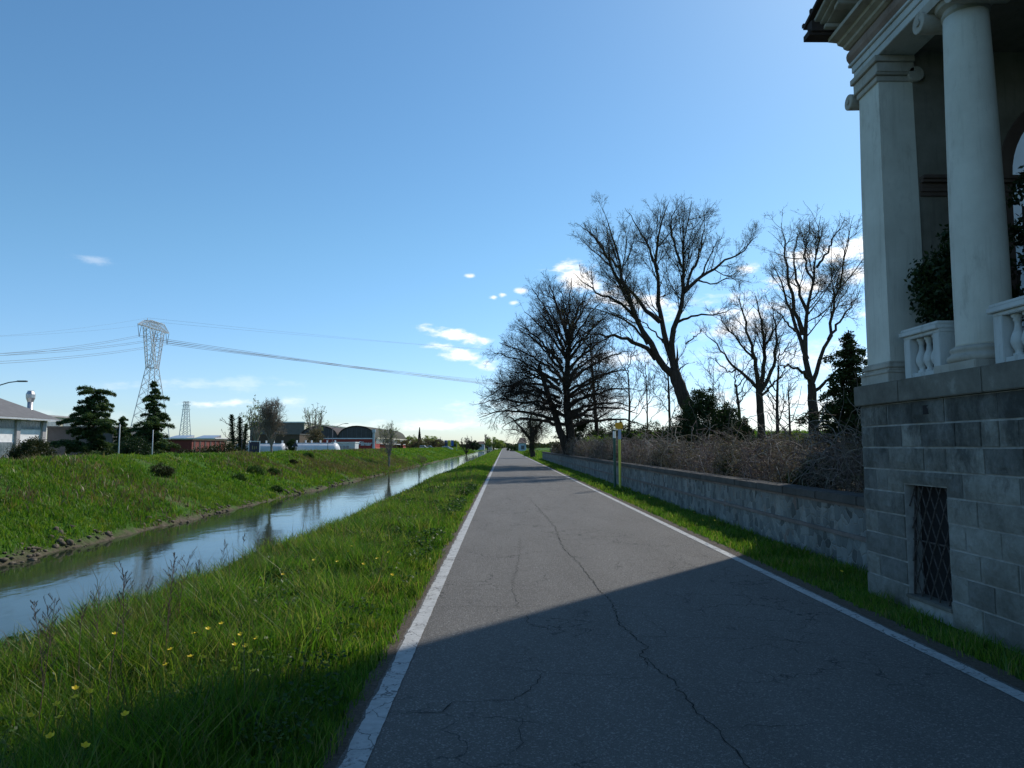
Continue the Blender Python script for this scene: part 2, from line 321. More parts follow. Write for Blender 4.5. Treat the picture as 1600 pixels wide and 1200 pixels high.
class MB:
    def __init__(s): s.v = []; s.f = []
    def add(s, vs, fs):
        b = len(s.v); s.v += [tuple(v) for v in vs]; s.f += [tuple(b+i for i in f) for f in fs]; return s
    def box(s, x0, x1, y0, y1, z0, z1, inset=None):
        vs = [(x, y, z) for z in (z0, z1) for y in (y0, y1) for x in (x0, x1)]
        s.add(vs, [(0, 2, 3, 1), (4, 5, 7, 6), (0, 1, 5, 4), (1, 3, 7, 5), (3, 2, 6, 7), (2, 0, 4, 6)]); return s
    def obox(s, c, ax, ay, az_):
        c = Vector(c); ax = Vector(ax)/2; ay = Vector(ay)/2; az_ = Vector(az_)/2
        vs = [c+ax*i+ay*j+az_*k for k in (-1, 1) for j in (-1, 1) for i in (-1, 1)]
        s.add(vs, [(0, 2, 3, 1), (4, 5, 7, 6), (0, 1, 5, 4), (1, 3, 7, 5), (3, 2, 6, 7), (2, 0, 4, 6)]); return s
    def bar(s, a, b, w, h=None):
        a = Vector(a); b = Vector(b); d = b-a; h = h or w
        up = Vector((0, 0, 1)) if abs(d.normalized().z) < .95 else Vector((0, 1, 0))
        u = d.cross(up).normalized()*w; v = u.cross(d).normalized()*h
        return s.obox((a+b)/2, d, u, v)
    def tube(s, pts, rs, n=8, cap=True):
        pts = [Vector(p) for p in pts]
        if not hasattr(rs, '__len__'): rs = [rs]*len(pts)
        b = len(s.v); t0 = (pts[1]-pts[0]).normalized()
        ref = Vector((0, 0, 1)) if abs(t0.z) < .9 else Vector((1, 0, 0))
        for i, p in enumerate(pts):
            t = (pts[min(i+1, len(pts)-1)]-pts[max(i-1, 0)]).normalized()
            u = t.cross(ref).normalized(); v = t.cross(u)
            for k in range(n):
                a = 2*math.pi*k/n; s.v.append(tuple(p+(u*math.cos(a)+v*math.sin(a))*rs[i]))
        for i in range(len(pts)-1):
            for k in range(n):
                s.f.append((b+i*n+k, b+i*n+(k+1) % n, b+(i+1)*n+(k+1) % n, b+(i+1)*n+k))
        if cap:
            s.f.append(tuple(b+k for k in range(n-1, -1, -1))); s.f.append(tuple(b+(len(pts)-1)*n+k for k in range(n)))
        return s
    def lathe(s, c, prof, n=20):
        """prof: (r,z) list"""
        return s.tube([(c[0], c[1], c[2]+z+i*1e-5) for i, (r, z) in enumerate(prof)], [r for r, z in prof], n)
    def prism(s, poly, axis, a0, a1):
        """poly list of 2D in the other two axes, extruded along axis"""
        def mk(p, a):
            q = list(p); q.insert(axis, a); return tuple(q)
        k = len(poly)
        vs = [mk(p, a0) for p in poly]+[mk(p, a1) for p in poly]
        fs = [(i, (i+1) % k, k+(i+1) % k, k+i) for i in range(k)]+[tuple(range(k-1, -1, -1)), tuple(range(k, 2*k))]
        return s.add(vs, fs)
    def build(s, name, mat, parent=None, smooth=False, bevel=0, fix=True):
        me = bpy.data.meshes.new(name); me.from_pydata(s.v, [], s.f)
        bm = bmesh.new(); bm.from_mesh(me)
        if fix: bmesh.ops.recalc_face_normals(bm, faces=bm.faces)
        if bevel: bmesh.ops.bevel(bm, geom=bm.edges, offset=bevel, segments=2, affect='EDGES', clamp_overlap=True)
        bm.to_mesh(me); bm.free()
        if smooth:
            for p in me.polygons: p.use_smooth = True
        me.materials.append(mat)
        o = bpy.data.objects.new(name, me); C.objects.link(o)
        if parent: o.parent = parent
        return o
def tag(o, label=None, cat=None, group=None, kind=None):
    if label: o['label'] = label
    if cat: o['category'] = cat
    if group: o['group'] = group
    if kind: o['kind'] = kind
    return o
def empty(name, loc=(0, 0, 0), label=None, cat=None, group=None):
    o = bpy.data.objects.new(name, None); C.objects.link(o); o.location = loc; o.empty_display_size = .2
    return tag(o, label, cat, group)
def adopt(root, *ch):
    """children built in world coordinates hang on the root without moving"""
    for c in ch:
        c.parent = root; c.matrix_parent_inverse = Matrix.Translation(-Vector(root.location))
def copy_tree(o, parent=None):
    c = o.copy(); C.objects.link(c); c.parent = parent
    for ch in [q for q in bpy.data.objects if q.parent == o and q is not c]: copy_tree(ch, c)
    return c

# ------------------------------------------------------------------ terrain
def sstep(a, b, x):
    t = np.clip((x-a)/(b-a), 0, 1); return t*t*(3-2*t)
def wob(x, y, f, ph=0):
    return (np.sin(x*f*1.3+y*f*.7+ph)+np.sin(y*f*1.9-x*f*.4+ph*2.1)+np.sin(x*f*2.9+1.7*ph)*np.cos(y*f*2.3+ph)+.6*np.sin(y*f*5.1+x*f*3.7+ph))/3.6
PX = [-400, -60, -27, -21.5, -19, -16.5, -14.2, -13.3, -12.6, -11.5, -6.6, -5.9, -5.3, -4.4, -3.7, -2.6, -1.2, -.8, 3.3, 4.0, 4.6, 400]
PZ = [-.6, -.6, -.6, .95, .95, -.1, -.95, -1.42, -1.9, -2.3, -2.3, -1.65, -1.2, -.62, -.28, -.10, -.02, 0, 0, .0, .0, .0]
def hgt(x, y):
    x = np.asarray(x, float); y = np.asarray(y, float)
    xs = x + np.where(x < -2, .35*wob(x*0, y, .23, 1)+.12*wob(x*0, y, 1.3, 2), 0)*sstep(-2.2, -4, x)
    xs = xs+.65*(1-sstep(5.5, 10.5, y))*sstep(-2.4, -3.4, x)*(1-sstep(-6.5, -8, x))
    z = np.interp(xs, PX, PZ)
    z = z + .09*wob(x, y, .9, 3)*sstep(-11.5, -13.2, x)*sstep(-30, -22, x)+.05*wob(x, y, 2.3, 5)*sstep(-11.5, -13.2, x)*sstep(-30, -22, x)
    z = z + .035*wob(x, y, 1.7, 4)*sstep(-1.2, -2.2, x)*sstep(-11, -7, x)
    # garden terrace behind the roadside wall
    z = z + .55*sstep(4.66, 4.8, x)*sstep(8.0, 8.4, y)*(1-sstep(82, 86, y))*(1-sstep(60, 80, x))
    # embankment beyond the garden
    z = z + 3.3*sstep(74, 92, y)*(1-sstep(97, 125, y))*sstep(7, 16, x)*(1-sstep(60, 90, x))
    z = z + .012*wob(x, y, 2, 1)*sstep(-.95, -1.1, x)
    z = np.where((x > -.95) & (x < 3.5), -.012, z)
    z = np.where((x >= 3.5) & (x < 4.4), z+.01*wob(x, y, 3, 2)-.005, z)
    return z
def grid(name, xs, ys, mat, label=None, kind='structure', zf=hgt):
    X, Y = np.meshgrid(xs, ys); Z = zf(X, Y)
    V = np.stack([X, Y, Z], -1).reshape(-1, 3); nx = len(xs); ny = len(ys)
    i = np.arange((nx-1)*(ny-1)); r = i//(nx-1); c = i % (nx-1); b = r*nx+c
    o = mesh_np(name, V, [np.stack([b, b+1, b+nx+1, b+nx], -1)], mat, smooth=True)
    return tag(o, label, kind=kind)
xs = np.concatenate([[-6000, -3000, -1200, -600, -300, -150, -100, -70, -50, -38, -30], np.arange(-27, -22, .9), np.arange(-22, -12, .28), np.arange(-12, -6.6, 1), np.arange(-6.6, -.9, .13), [-.9, -.85, 0, 1.2, 2.4, 3.4, 3.48, 3.55, 3.7, 3.9, 4.1, 4.3, 4.5, 4.64, 4.7, 4.76, 4.82, 5.5, 6.5, 8, 10, 13, 16, 20, 25, 30, 36, 44, 52, 60, 75, 95, 150, 300, 600, 1200, 3000, 6000]])
ys = np.concatenate([[-300, -60, -20], np.arange(-8, 2, 1.), np.arange(2, 26, .22), np.arange(26, 70, .6), np.arange(70, 130, 1.5), np.arange(130, 400, 8), np.geomspace(420, 7500, 14)])
grid('ground', xs, ys, M['ground'])
def strip(name, x0, x1, y0, y1, z, mat, parent=None):
    ysv = np.concatenate([np.arange(y0, 40, .5), np.arange(40, y1, 10), [y1]])
    e0 = x0+.0*ysv; e1 = x1+0*ysv
    V = np.concatenate([np.stack([e0, ysv, 0*ysv+z], -1), np.stack([e1, ysv, 0*ysv+z], -1)]); k = len(ysv)
    i = np.arange(k-1)
    o = mesh_np(name, V, [np.stack([i, i+k, i+k+1, i+1], -1)], mat)
    if parent: o.parent = parent
    return o
road = tag(strip('road', -.88, 3.44, -25, 1500, .004, M['asphalt']), kind='structure')
def ragged(name, x0, x1, y0, y1, z, mat, amp0, amp1, parent=None):
    ysv = np.concatenate([np.arange(y0, 30, .06), np.arange(30, 120, .5), np.arange(120, y1, 10)])
    r0 = x0+amp0*(wob(ysv, ysv*0, 9, 1)*.6+wob(ysv, ysv*0, 31, 2)*.4); r1 = x1+amp1*(wob(ysv, ysv*0, 11, 3)*.6+wob(ysv, ysv*0, 37, 5)*.4)
    k = len(ysv); V = np.concatenate([np.stack([r0, ysv, 0*ysv+z], -1), np.stack([r1, ysv, 0*ysv+z], -1)]); i = np.arange(k-1)
    o = mesh_np(name, V, [np.stack([i, i+k, i+k+1, i+1], -1)], mat)
    if parent: o.parent = parent
    return o
ragged('edge_line', -.82, -.69, -25, 1500, .009, M['paint'], .022, .006, road)
ragged('edge_line', 3.25, 3.365, -25, 1500, .009, M['paint'], .006, .01, road)
tag(ragged('gravel_shoulder', -.94, -.84, -25, 300, .0065, M['gravel'], .05, .02), kind='structure')
tag(ragged('gravel_shoulder', 3.40, 3.56, -25, 300, .0065, M['gravel'], .02, .06), kind='structure')
# cracks traced on the asphalt
CR = [([(0.79, 21.67), (1.02, 14.43), (0.93, 11.24), (1.03, 9.9), (1.05, 8.77), (1.05, 8.15), (1.11, 7.37), (1.04, 6.54), (1.1, 6.11), (1.15, 5.8), (1.05, 5.6), (1.04, 5.28)], .009),
      ([(1.09, 5.53), (1.11, 5.11), (1.15, 5.11), (1.15, 4.84), (1.15, 4.48), (1.18, 4.27), (1.21, 4.13), (1.2, 3.99), (1.22, 3.77), (1.3, 3.2), (1.25, 2.6)], .008),
      ([(-0.07, 5.29), (0.14, 5.26), (0.28, 5.17), (0.49, 5.12), (0.67, 5.11), (0.82, 5.17)], .006), ([(0.28, 5.17), (0.18, 4.86), (0.05, 4.62), (-0.04, 4.62), (-0.22, 4.6)], .006),
      ([(0.05, 4.62), (0.21, 4.45)], .005), ([(-0.7, 4.36), (-0.56, 4.41), (-0.37, 4.45), (-0.3, 4.58), (-0.2, 4.6)], .007), ([(0.66, 5.06), (0.87, 5.03), (1.09, 5.08)], .004),
      ([(-0.73, 7.22), (-0.32, 7.27), (0.03, 7.21), (0.34, 7.26)], .006), ([(0.2, 6.89), (0.24, 6.55), (0.39, 6.32), (0.87, 6.32)], .005), ([(-0.48, 8.09), (0.01, 8.09), (0.55, 8.01)], .006),
      ([(0.34, 7.26), (0.86, 7.28), (1.26, 7.23), (1.59, 7.11)], .004), ([(1.1, 6.11), (1.38, 6.1), (1.67, 6.06), (2.08, 6.02), (2.6, 5.9)], .005),
      ([(1.2, 4.14), (1.41, 4.2), (1.65, 4.18), (1.79, 4.23)], .005), ([(1.65, 4.18), (1.66, 4.05)], .004), ([(0.11, 4.41), (0.09, 3.97), (0.02, 3.75)], .004), ([(1.33, 7.08), (1.34, 6.63), (1.39, 6.14)], .003),
      ([(-.8, 10.4), (.2, 10.5), (1.1, 10.45)], .005), ([(-.5, 14.2), (.4, 14.1), (1.7, 14.3)], .006), ([(-.8, 18.5), (1.2, 18.6), (3.2, 18.4)], .009), ([(-.8, 27), (1.2, 27.3), (3.3, 28.5)], .03), ([(.3, 12.8), (.22, 10.4), (.1, 8.1), (.15, 7.2)], .005),
      ([(2.3, 13.5), (2.35, 11), (2.6, 9.2)], .004)]
mb = MB()
for pts, w in CR:
    P = []
    for (a, b) in zip(pts[:-1], pts[1:]):
        L = math.hypot(b[0]-a[0], b[1]-a[1]); k = max(2, int(L/.05))
        for i in range(k):
            t = i/k; j = .012 if L < 1.5 else .018
            P.append((a[0]+(b[0]-a[0])*t+random.gauss(0, j), a[1]+(b[1]-a[1])*t+random.gauss(0, j)))
    P.append(pts[-1]); b0 = len(mb.v)
    for i, p in enumerate(P):
        q0 = P[max(0, i-1)]; q1 = P[min(len(P)-1, i+1)]; dx, dy = q1[0]-q0[0], q1[1]-q0[1]; L = math.hypot(dx, dy) or 1
        ww = w*.5*(.35+random.random()*1.1)*min(1, .3+i*.3, .3+(len(P)-1-i)*.3)
        mb.v += [(p[0]-dy/L*ww, p[1]+dx/L*ww, .0085), (p[0]+dy/L*ww, p[1]-dx/L*ww, .0085)]
    for i in range(len(P)-1): mb.f.append((b0+2*i, b0+2*i+1, b0+2*i+3, b0+2*i+2))
mb.build('crack', M['crack'], road, fix=False)
tag(grid('garden_soil', np.array([4.87, 5.2, 6, 8, 10.5]), np.arange(8.45, 82, 1.5), M['soil'], zf=lambda x, y: hgt(x, y)*0+.556), kind='structure')
# water
tag(grid('water', np.array([-13.9, -10, -6, -5.0]), np.concatenate([np.arange(-60, 400, 20), [600, 1500]]), M['water'], zf=lambda x, y: x*0-1.5), kind='structure')

# ------------------------------------------------------------------ grass
def blade_arrays(x, y, z, h, w, bend=.35, nseg=2):
    n = len(x); yaw = rng.uniform(0, 2*np.pi, n); by = rng.uniform(0, 2*np.pi, n)
    bx, byy = np.cos(by)*h*bend*rng.uniform(.3, 1.6, n), np.sin(by)*h*bend*rng.uniform(.3, 1.6, n)
    wx, wy = np.cos(yaw)*w/2, np.sin(yaw)*w/2
    V = np.empty((n, 5, 3), np.float32)
    V[:, 0] = np.stack([x-wx, y-wy, z-.02], -1); V[:, 1] = np.stack([x+wx, y+wy, z-.02], -1)
    mx_, my_, mz = x+bx*.3, y+byy*.3, z+h*.58
    V[:, 2] = np.stack([mx_+wx*.8, my_+wy*.8, mz], -1); V[:, 3] = np.stack([mx_-wx*.8, my_-wy*.8, mz], -1)
    V[:, 4] = np.stack([x+bx, y+byy, z+h], -1)
    b = np.arange(n)[:, None]*5
    return V.reshape(-1, 3), [b+np.array([[0, 1, 2, 3]]), b+np.array([[3, 2, 4]])]
def field(name, specs, mat, label=None, cat=None):
    Vs, Q, T = [], [], []; off = 0
    for (x, y, h, w, bend) in specs:
        V, F = blade_arrays(x, y, hgt(x, y), h, w, bend)
        Vs.append(V); Q.append(F[0]+off); T.append(F[1]+off); off += len(V)
    o = mesh_np(name, np.concatenate(Vs), [np.concatenate(Q), np.concatenate(T)], mat)
    return tag(o, label, cat, kind='stuff')
def patch(x0, x1, y0, y1, n, h, w, bend=.35, gf=None, power=1):
    u = rng.random(n)**power; y = y0+(y1-y0)*u; x = rng.uniform(x0, x1, n)
    hh = h*(.35+.85*rng.random(n)**1.5)*(1+.65*wob(x, y, 1.6, 7)+.5*wob(x, y, 4.3, 2))
    if gf is not None:
        k = gf(x, y) > rng.random(n); x, y, hh = x[k], y[k], hh[k]
    return (x, y, np.maximum(hh, .02), w*(.6+.8*rng.random(len(x))), bend)
edge = lambda x, y: sstep(-.84, -.96, x+.05*wob(y, y*0, 3, 1)+.03*wob(y, y*0, 11, 1))
nearh = lambda s, lo=1.2: (s[0], s[1], s[2]*(.45+.55*sstep(-.95, -1.7, s[0])), s[3], s[4])
G = [nearh(patch(-5.6, -.86, 2.2, 5.5, 56000, .26, .006, .5, edge)), nearh(patch(-6, -.86, 5.5, 11, 90000, .25, .009, .5, edge)),
     nearh(patch(-6, -.86, 11, 22, 80000, .22, .014, .45, edge)), nearh(patch(-6, -.86, 22, 50, 70000, .20, .028, .4, edge)),
     nearh(patch(-6, -.86, 50, 130, 50000, .18, .06, .4, edge)), patch(-5.8, -1.0, 130, 350, 24000, .2, .16, .4),
     patch(-9, -5.3, 3, 5.5, 7000, .2, .012, .4, lambda x, y: (x < -9) * 0.)]
field('grass', G, M['grass'], 'long green grass on the canal bank left of the road', 'grass')
vg = lambda x, y: sstep(3.47, 3.62, x+.04*wob(y, y*0, 4, 2))*(1-sstep(4.5, 4.54, x))*((y > 7.93) | (x < 3.97))
field('grass', [patch(3.44, 4.54, 3, 9, 15000, .10, .007, .45, vg), patch(3.44, 4.54, 9, 22, 26000, .10, .012, .45, vg), patch(3.44, 4.54, 22, 60, 24000, .11, .03, .4, vg),
                patch(3.44, 4.54, 60, 86, 6000, .12, .05, .4), patch(3.46, 14, 86, 240, 26000, .2, .14, .4)], M['grass'], 'short green grass verge between the road and the stone wall', 'grass')
lev = lambda x, y: np.clip(.25+1.3*(.5+wob(x, y, .55, 9)), 0, 1)*sstep(-13.15, -13.6, x)
field('grass', [patch(-22.5, -13.3, 12, 40, 120000, .17, .03, .5, lev), patch(-22.5, -13.3, 40, 90, 90000, .17, .06, .5, lev),
                patch(-22.5, -13.3, 90, 340, 60000, .2, .16, .4, lev)], M['grass_far'], 'bright green grass covering the far canal embankment', 'grass')
field('grass', [patch(9, 60, 76, 100, 30000, .35, .12, .4)], M['grass_far'], 'sunlit grass on the bank beyond the garden trees', 'grass')
# dry patches
def clumps(cs, n, r, h, w, bend):
    X, Y = [], []
    for (cx, cy, s) in cs:
        k = int(n*s); X.append(rng.normal(cx, r*s, k)); Y.append(rng.normal(cy, r*s*1.3, k))
    X = np.concatenate(X); Y = np.concatenate(Y)
    return (X, Y, h*(.4+.8*rng.random(len(X))), w*(.6+.8*rng.random(len(X))), bend)
field('dry_grass', [clumps([(-3.4, 6.0, 1), (-3.7, 6.7, 1), (-3.0, 6.3, .6), (-3.6, 5.3, .8), (-3.4, 9.6, .8), (-3.5, 11, 1), (-2.9, 11.8, .8), (-3.9, 8.4, .7), (-2.4, 15, .7), (-3.3, 14, .8)], 260, .28, .34, .006, .6)], M['straw'],
      'dry straw coloured grass tufts on the near bank', 'dry grass')
dl = [(-15.2-rng.random()*4, 24+rng.random()*90, .6+rng.random()) for i in range(26)]
dl += [(-14.2-rng.random()*2.2, 60+i*2.2, 1.2) for i in range(22)]
field('dry_grass', [clumps(dl, 260, .9, .34, .045, .6)], M['straw'], 'brown dry grass patches on the far embankment', 'dry grass')
field('tall_grass', [patch(-4.6, -1.3, 2.6, 12, 1500, .50, .005, .35), patch(-4.6, -1.2, 12, 40, 1800, .42, .012, .35)], M['straw'], 'scattered tall pale grass stalks in the near bank', 'grass')
field('tall_grass', [clumps([(-1.4-2.8*rng.random(), 2.8+20*rng.random()**1.5, .5+rng.random()*.7) for i in range(70)], 260, .16, .36, .010, .55)], M['grass'], 'thicker coarse grass tufts in the near bank', 'grass')
nq = 60000; cxy = np.stack([rng.uniform(-4.8, -1.05, 420), 2.6+26*rng.random(420)**1.6], -1); ci = rng.integers(0, 420, nq)
qx = cxy[ci, 0]+rng.normal(0, .11, nq); qy = cxy[ci, 1]+rng.normal(0, .14, nq); kq = qx < -.98; qx, qy = qx[kq], qy[kq]
qa = rng.normal(0, 1, (len(qx), 3))*np.array([1, 1, .5]); qa /= np.linalg.norm(qa, axis=1, keepdims=True); qb = np.cross(qa, rng.normal(0, 1, (len(qx), 3))*np.array([.4, .4, 1])); qb /= np.linalg.norm(qb, axis=1, keepdims=True)
qs = rng.uniform(.02, .055, len(qx))[:, None]*np.interp(qy, [3, 28], [.8, 2.2])[:, None]; qp = np.stack([qx, qy, hgt(qx, qy)+.03+.17*rng.random(len(qx))], -1)
tag(mesh_np('broad_leaves', np.stack([qp-qa*qs*.5, qp+qb*qs*.3, qp+qa*qs*.5, qp-qb*qs*.3], 1).reshape(-1, 3), [np.arange(len(qx))[:, None]*4+np.array([[0, 1, 2, 3]])], M['leaf_mid']), 'patches of broad leaved weeds among the near grass', 'weeds', kind='stuff')
# stones along the far waterline
def rocks(name, n, fx, y0, y1, label, s0=.025, s1=.15):
    bm = bmesh.new(); bmesh.ops.create_icosphere(bm, subdivisions=1, radius=1)
    base = np.array([v.co[:] for v in bm.verts]); fc = np.array([[v.index for v in f.verts] for f in bm.faces]); bm.free()
    y = y0+(y1-y0)*rng.random(n)**1.5; kk = rng.random(n) < np.clip(.25+.8*wob(y*0, y, .7, 4), .03, .8); y = y[kk]; n = len(y); x = fx(y)+rng.normal(.0, .22, n); s = s0+(s1-s0)*rng.random(n)**2
    V = base[None]*(s[:, None, None]*rng.uniform(.5, 1.3, (n, 1, 3)))*(1+rng.normal(0, .16, (n, len(base), 1)))
    V[:, :, 2] *= .7; V += np.stack([x, y, np.maximum(hgt(x, y), -1.52)+.02], -1)[:, None]
    F = (np.arange(n)[:, None, None]*len(base)+fc[None]).reshape(-1, 3)
    return tag(mesh_np(name, V.reshape(-1, 3), [F], M['rock']), label, 'stones', kind='stuff')
rocks('rocks', 3000, lambda y: -13.45-.35*wob(y*0, y, .23, 1)-.12*wob(y*0, y, 1.3, 2), 14, 130, 'broken brown stones along the far waterline of the canal')
# ------------------------------------------------------------------ villa loggia on the right
YC = 7.92                      # far corner of the building
villa = empty('villa', (4.0, YC, 0), 'old villa with white columned loggia over a rough stone block base beside the road', 'villa')
OY0, OY1, OZ0, OZ1 = 6.44, 7.12, .15, 1.22
core = MB()
XB = 4.013
core.box(XB, 9.2, -9, OY0, -.3, 2.04).box(XB, 9.2, OY1, YC-.013, -.3, 2.04).box(XB, 9.2, OY0, OY1, -.3, OZ0-.03).box(XB, 9.2, OY0, OY1, OZ1, 2.04)
core.box(4.5, 9.2, OY0, OY1, OZ0-.03, OZ1)
co_ = core.build('core_wall', M['mortar']); adopt(villa, co_)
blk = MB(); CH = .2267
def block(y0, y1, z0, z1, bump=.0):
    g = .0095; i = .016; x1 = 4.10; xf = 3.998-random.random()*.012-bump
    y0 += g; y1 -= g; z0 += g; z1 -= g
    ny = max(2, int((y1-y0)/.07)); nz = max(3, int((z1-z0)/.06))
    V = []; F = []
    for a in range(nz+1):
        for b in range(ny+1):
            e = (a in (0, nz)) or (b in (0, ny))
            ty = y0+(y1-y0)*b/ny; tz = z0+(z1-z0)*a/nz
            if not e: ty += random.gauss(0, .006); tz += random.gauss(0, .006)
            V.append((xf+(.012 if e else random.gauss(0, .0035)), ty, tz))
    for a in range(nz):
        for b in range(ny):
            q = a*(ny+1)+b; F.append((q, q+1, q+ny+2, q+ny+1))
    k = len(V)
    V += [(x1, y0, z0), (x1, y1, z0), (x1, y1, z1), (x1, y0, z1)]
    bot = list(range(0, ny+1)); top = [nz*(ny+1)+b for b in range(ny+1)]
    l = [a*(ny+1) for a in range(nz+1)]; r = [a*(ny+1)+ny for a in range(nz+1)]
    F += [tuple(bot)+(k+1, k), tuple(reversed(top))+(k+3, k+2), tuple(reversed(l))+(k, k+3), tuple(r)+(k+2, k+1)]
    blk.add(V, F)
rb = random.Random(4)
for c in range(-1, 9):
    z0 = c*CH; z1 = z0+CH
    def run(a, b, first=None):
        y = b
        while y > a+.01:
            L = rb.choice([.22, .34, .45, .52, .62, .7]) if first is None else first; first = None
            if y-L-a < .2: L = y-a
            block(y-L, y, z0, z1); y -= L
    inside = z1 > OZ0+.05 and z0 < OZ1-.05
    f = .28 if c % 2 else .55
    if inside: run(OY1, YC, f if f < .5 else .8); run(-2, OY0, .24 if c % 2 else .42)
    else: run(-2, YC, f)
block(OY0-.12, OY1+.1, OZ1+.003, 6*CH)
adopt(villa, blk.build('stone_blocks', M['block']))
# far end face blocks
eb = MB()
for c in range(-1, 9):
    x = 4.04
    while x < 9.2:
        L = rb.uniform(.35, .75); x1 = min(9.2, x+L); eb.box(x+.006, x1-.006, YC-.05, YC+.004*rb.random(), c*CH+.006, c*CH+CH-.006); x = x1
adopt(villa, eb.build('stone_blocks', M['block'], bevel=.006))
# ledge
lg = MB(); y = YC+.035; rb2 = random.Random(8)
while y > -2:
    L = rb2.choice([.9, 1.25, 1.5]); lg.box(3.955-rb2.random()*.006, 4.9, max(-2, y-L)+.002, y-.002, 2.043, 2.262); y -= L
adopt(villa, lg.build('ledge', M['ledge'], bevel=.008))
# grate
gr_ = MB(); cy = (OY0+OY1)/2
for k in range(-8, 10):
    for s in (1, -1):
        z0, z1 = OZ0, OZ1; pts = []
        # diagonal bars, steep diamonds
        y0_ = OY0+k*.14; n_ = 10; P = []
        for i in range(n_+1):
            z = z0+(z1-z0)*i/n_; yy = y0_+s*(z-z0)*.5+(0 if s > 0 else .535)
            if OY0+.005 < yy < OY1-.005: P.append((4.06+.01*s+.008*math.sin(i*3.1), yy, z))
        if len(P) > 1: gr_.tube(P, .0075, 6)
for yy in (OY0+.012, OY1-.012): gr_.bar((4.06, yy, OZ0), (4.12, yy, OZ1), .016)
gr_.bar((4.08, OY0, .68), (4.08, OY1, .68), .014)
g1 = gr_.build('window_grate', M['iron']); adopt(villa, g1)
backing = MB().box(4.16, 4.2, OY0, OY1, OZ0-.02, OZ1).build('dark_backing', M['dark']); adopt(villa, backing)  # near-black panel: the darkness behind the grate is put into its colour
sill = MB().box(3.985, 4.16, OY0-.02, OY1+.02, OZ0-.035, OZ0).build('sill', M['ledge'], bevel=.006)
adopt(villa, sill)
lamp = MB().box(3.985, 4.0, 6.62, 6.70, 1.90, 1.985).build('vent_dark_patch', M['dark']); adopt(villa, lamp)  # thin slab, no lamp: a hole's darkness put into its colour
# loggia floor and ceiling
adopt(villa, MB().box(4.06, 9.2, -2, YC-.02, 2.262, 2.275).build('loggia_floor', M['ledge']))
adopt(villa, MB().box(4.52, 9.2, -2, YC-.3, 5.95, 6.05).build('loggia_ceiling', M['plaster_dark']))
# corner pilaster
def pil(y0, y1):
    p = empty('pilaster', (4.1, (y0+y1)/2, 2.26)); p.parent = villa; p.matrix_parent_inverse = Matrix.Translation(-Vector(villa.location))
    m = MB(); x0, x1 = 4.1, 4.5
    V = []
    zz = [2.5, 3.2, 3.9, 4.6, 5.2, 5.6]; tp = [0, 0, .004, .01, .018, .024]
    b = len(m.v)
    for z, t in zip(zz, tp): m.v += [(x0+t, y0+t, z), (x1, y0+t, z), (x1, y1-t, z), (x0+t, y1-t, z)]
    for i in range(5):
        for k in range(4): m.f.append((b+4*i+k, b+4*i+(k+1) % 4, b+4*i+4+(k+1) % 4, b+4*i+4+k))
    s = m.build('shaft', M['plaster']); s.parent = p; s.matrix_parent_inverse = Matrix.Translation(-Vector(p.location)); 
    m = MB()
    for (e, za, zb) in ((.055, 2.262, 2.37), (.062, 2.37, 2.40), (.03, 2.40, 2.43), (.045, 2.43, 2.475), (.015, 2.475, 2.50)):
        m.box(x0-e, x1+.0, y0-e, y1+e, za, zb)
    s = m.build('base', M['moulding'], bevel=.006); s.parent = p; s.matrix_parent_inverse = Matrix.Translation(-Vector(p.location))
    m = MB()
    m.box(x0-.0, x1, y0+.01, y1-.01, 5.6, 5.665); m.box(x0-.025, x1, y0-.02, y1+.02, 5.665, 5.69); m.box(x0-.012, x1, y0-.03, y1+.03, 5.69, 5.80); m.box(x0-.04, x1, y0-.05, y1+.05, 5.80, 5.87)
    s = m.build('capital', M['moulding'], bevel=.006); s.parent = p; s.matrix_parent_inverse = Matrix.Translation(-Vector(p.location))
    for (yy) in (y1+.13, y0-.06):
        m = MB().tube([(x0-.03, yy, 5.65), (x0-.025, yy, 5.65), (x0+.3, yy, 5.65)], [.085, .092, .085], 20)
        m.tube([(x0-.042, yy, 5.65), (x0-.03, yy, 5.65)], [.03, .03], 12)
        if yy < y0: 
            m = MB().tube([(x1+.02, y0-.03, 5.67), (x1+.02, y0+.3, 5.67)], .085, 20)
        s = m.build('volute', M['moulding'], smooth=False, bevel=.004); s.parent = p; s.matrix_parent_inverse = Matrix.Translation(-Vector(p.location))
    return p
pil(7.43, 7.9)
